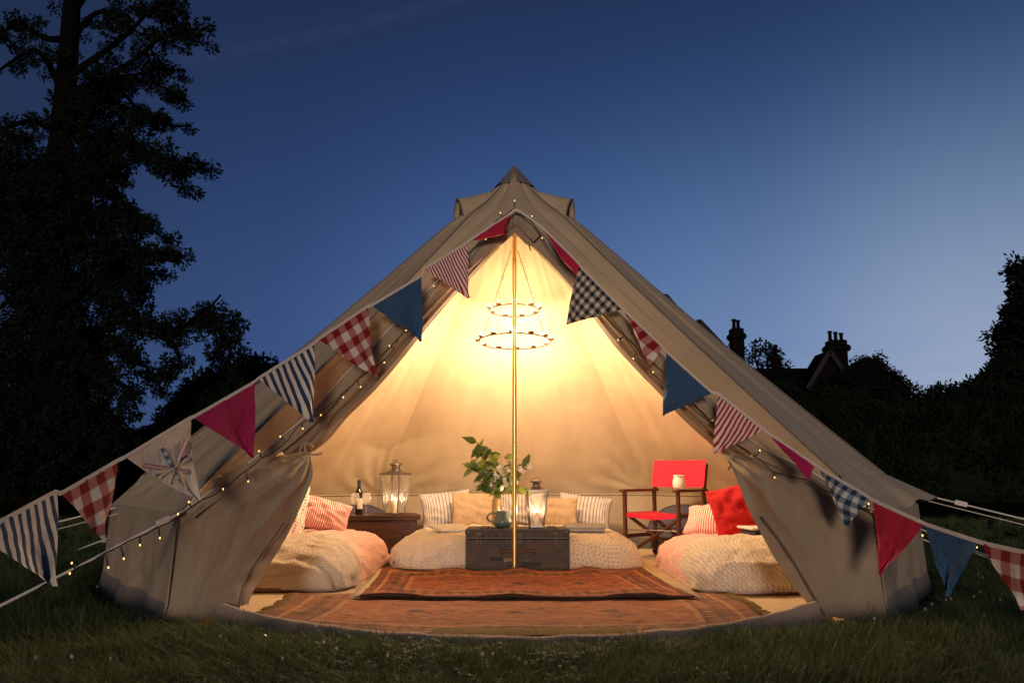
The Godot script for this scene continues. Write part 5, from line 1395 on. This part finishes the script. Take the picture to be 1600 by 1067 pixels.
func gable_block(parent: Node3D, x0: float, x1: float, z0: float, z1: float, wall: float, ridge: float, front_gable: bool) -> void:
	# a block with a pitched roof; front_gable turns the ridge towards the viewer
	var mid_x := (x0 + x1) / 2
	var mid_z := (z0 + z1) / 2
	var b := MB.new()
	b.box(Vector3(mid_x, wall / 2, mid_z), Vector3(x1 - x0, wall, z1 - z0), 0.02)
	if front_gable:
		for z in [z0, z1]: b.flat([Vector3(x0, wall, z), Vector3(x1, wall, z), Vector3(mid_x, ridge - 0.06, z)])
	else:
		for x in [x0, x1]: b.flat([Vector3(x, wall, z0), Vector3(x, wall, z1), Vector3(x, ridge - 0.06, mid_z)])
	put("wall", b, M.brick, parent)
	for s: int in [1, -1]:
		var r := MB.new()
		if front_gable:
			var e := x1 + 0.25 if s == 1 else x0 - 0.25
			var y := wall - 0.15
			r.flat([Vector3(mid_x, ridge, z0 - 0.3), Vector3(e, y, z0 - 0.3), Vector3(e, y, z1 + 0.3), Vector3(mid_x, ridge, z1 + 0.3)])
			r.flat([Vector3(mid_x, ridge - 0.12, z0 - 0.3), Vector3(e, y - 0.12, z0 - 0.3), Vector3(e, y - 0.12, z1 + 0.3), Vector3(mid_x, ridge - 0.12, z1 + 0.3)])
			put("bargeboard", MB.new().bar(Vector3(mid_x, ridge - 0.06, z1 + 0.32), Vector3(e, y - 0.06, z1 + 0.32), 0.05, 0.22, Vector3.BACK.cross(Vector3(e - mid_x, y - ridge, 0)), 0.01), M.barge, parent)
		else:
			var e := z1 + 0.25 if s == 1 else z0 - 0.25
			var y := wall - 0.15
			r.flat([Vector3(x0 - 0.3, ridge, mid_z), Vector3(x0 - 0.3, y, e), Vector3(x1 + 0.3, y, e), Vector3(x1 + 0.3, ridge, mid_z)])
			r.flat([Vector3(x0 - 0.3, ridge - 0.12, mid_z), Vector3(x0 - 0.3, y - 0.12, e), Vector3(x1 + 0.3, y - 0.12, e), Vector3(x1 + 0.3, ridge - 0.12, mid_z)])
		put("roof", r, M.slate, parent)

func make_house() -> void:
	var h := thing("country_house", "dark brick house with tall chimneys and a pointed gable behind the tent", "house")
	gable_block(h, 11.0, 18.5, -44.0, -38.0, 4.3, 6.5, false)
	gable_block(h, 15.0, 16.95, -39.0, -37.4, 5.2, 6.95, true)
	gable_block(h, 5.2, 10.2, -43.0, -37.0, 6.6, 9.75, true)
	gable_block(h, 8.4, 10.6, -40.5, -37.6, 7.2, 8.55, true)
	chimney(h, 11.70, -38.6, 0.80, 4.0, 8.75, 2)
	chimney(h, 16.95, -38.8, 1.08, 4.0, 8.15, 3)
	chimney(h, 14.45, -41.0, 0.38, 5.5, 7.75, 1)
	for w in [[12.6, 3.0], [14.0, 3.0], [15.98, 3.6], [17.7, 3.0], [7.0, 5.0], [7.0, 2.4], [8.6, 2.4]]:
		var zf := -37.38 if w[0] > 15.0 and w[0] < 17.0 else -37.98 if w[0] > 10.0 else -36.98
		var f := put("window", MB.new().box(Vector3(w[0], w[1], zf), Vector3(0.9, 1.3, 0.08), 0.01), M.barge, h)
		for sx in [-1, 1]:
			for sy in [-1, 1]: put("pane", MB.new().box(Vector3(w[0] + sx * 0.2, w[1] + sy * 0.29, zf + 0.04), Vector3(0.36, 0.54, 0.02), 0.004), M.window, f)

# ---------------------------------------------------------------- all of it
func _ready() -> void:
	rng.seed = 20240611
	noise.seed = 11
	noise.frequency = 0.05
	var cam := Camera3D.new()
	cam.name = "camera"
	add_child(cam)
	cam.position = Vector3(-0.018, 0.70, 6.25)
	cam.rotation = Vector3(0.15286, 0, 0)
	cam.fov = 42.81
	cam.near = 0.05
	cam.far = 400.0
	cam.current = true
	var env := Environment.new()
	env.background_mode = Environment.BG_SKY
	env.sky = Sky.new()
	var sm := PanoramaSkyMaterial.new()
	sm.panorama = make_sky()
	env.sky.sky_material = sm
	env.tonemap_mode = Environment.TONE_MAPPER_LINEAR
	env.tonemap_exposure = 1.0
	env.sdfgi_enabled = true
	env.ssao_enabled = true
	env.ssil_enabled = true
	var we := WorldEnvironment.new()
	we.name = "sky"
	we.environment = env
	add_child(we)
	var sun := DirectionalLight3D.new()
	sun.name = "low_light"
	sun.light_energy = 0.40
	sun.light_color = Color(1.0, 0.91, 0.84)
	sun.light_angular_distance = 9.0
	sun.shadow_enabled = true
	add_child(sun)
	sun.rotation_degrees = Vector3(-4.5, -4, 0)
	make_materials()
	# ground
	var lawn := put("lawn", MB.new().grid(40, 40, func(u: float, v: float): return Vector3(lerpf(-150, 150, u), 0, lerpf(-190, 60, v))), M.soil)
	lawn.set_meta("kind", "structure")
	var hems := make_tent()
	# the pole
	var pole := thing("tent_pole", "brass coloured metal pole standing in the middle of the tent in front of the trunk", "pole")
	put("lower_tube", MB.new().tube([Vector3(0, 0.03, 0), Vector3(0, 1.62, 0)], 0.0165, 16), M.brass, pole)
	put("upper_tube", MB.new().tube([Vector3(0, 1.62, 0), Vector3(0, 2.97, 0)], 0.0155, 16), M.brass, pole)
	for y in [0.94, 1.62, 2.27]: put("joint", MB.new().tube([Vector3(0, y - 0.006, 0), Vector3(0, y + 0.006, 0)], 0.0185, 16), M.brass, pole)
	make_chandelier()
	make_bunting()
	make_fairy_lights(hems)
	make_beds()
	make_trunk()
	make_chest()
	make_lantern("square metal lantern with a domed cap standing on the trunk right of the pole", Vector3(0.16, 0.329, -0.20), deg_to_rad(4), 1.0)
	make_lantern("larger square metal lantern standing on the wooden chest", Vector3(-1.05, 0.364, -1.56), deg_to_rad(-24), 1.32)
	make_bottle(Vector3(-1.36, 0.364, -1.49))
	make_glass(Vector3(-1.28, 0.364, -1.41), "wine glass just right of the bottle on the chest")
	make_glass(Vector3(-1.375, 0.364, -1.38), "wine glass in front of the bottle on the chest")
	make_chair()
	make_pot()
	make_flowers()
	make_rugs()
	make_grass()
	make_trees()
	make_house()
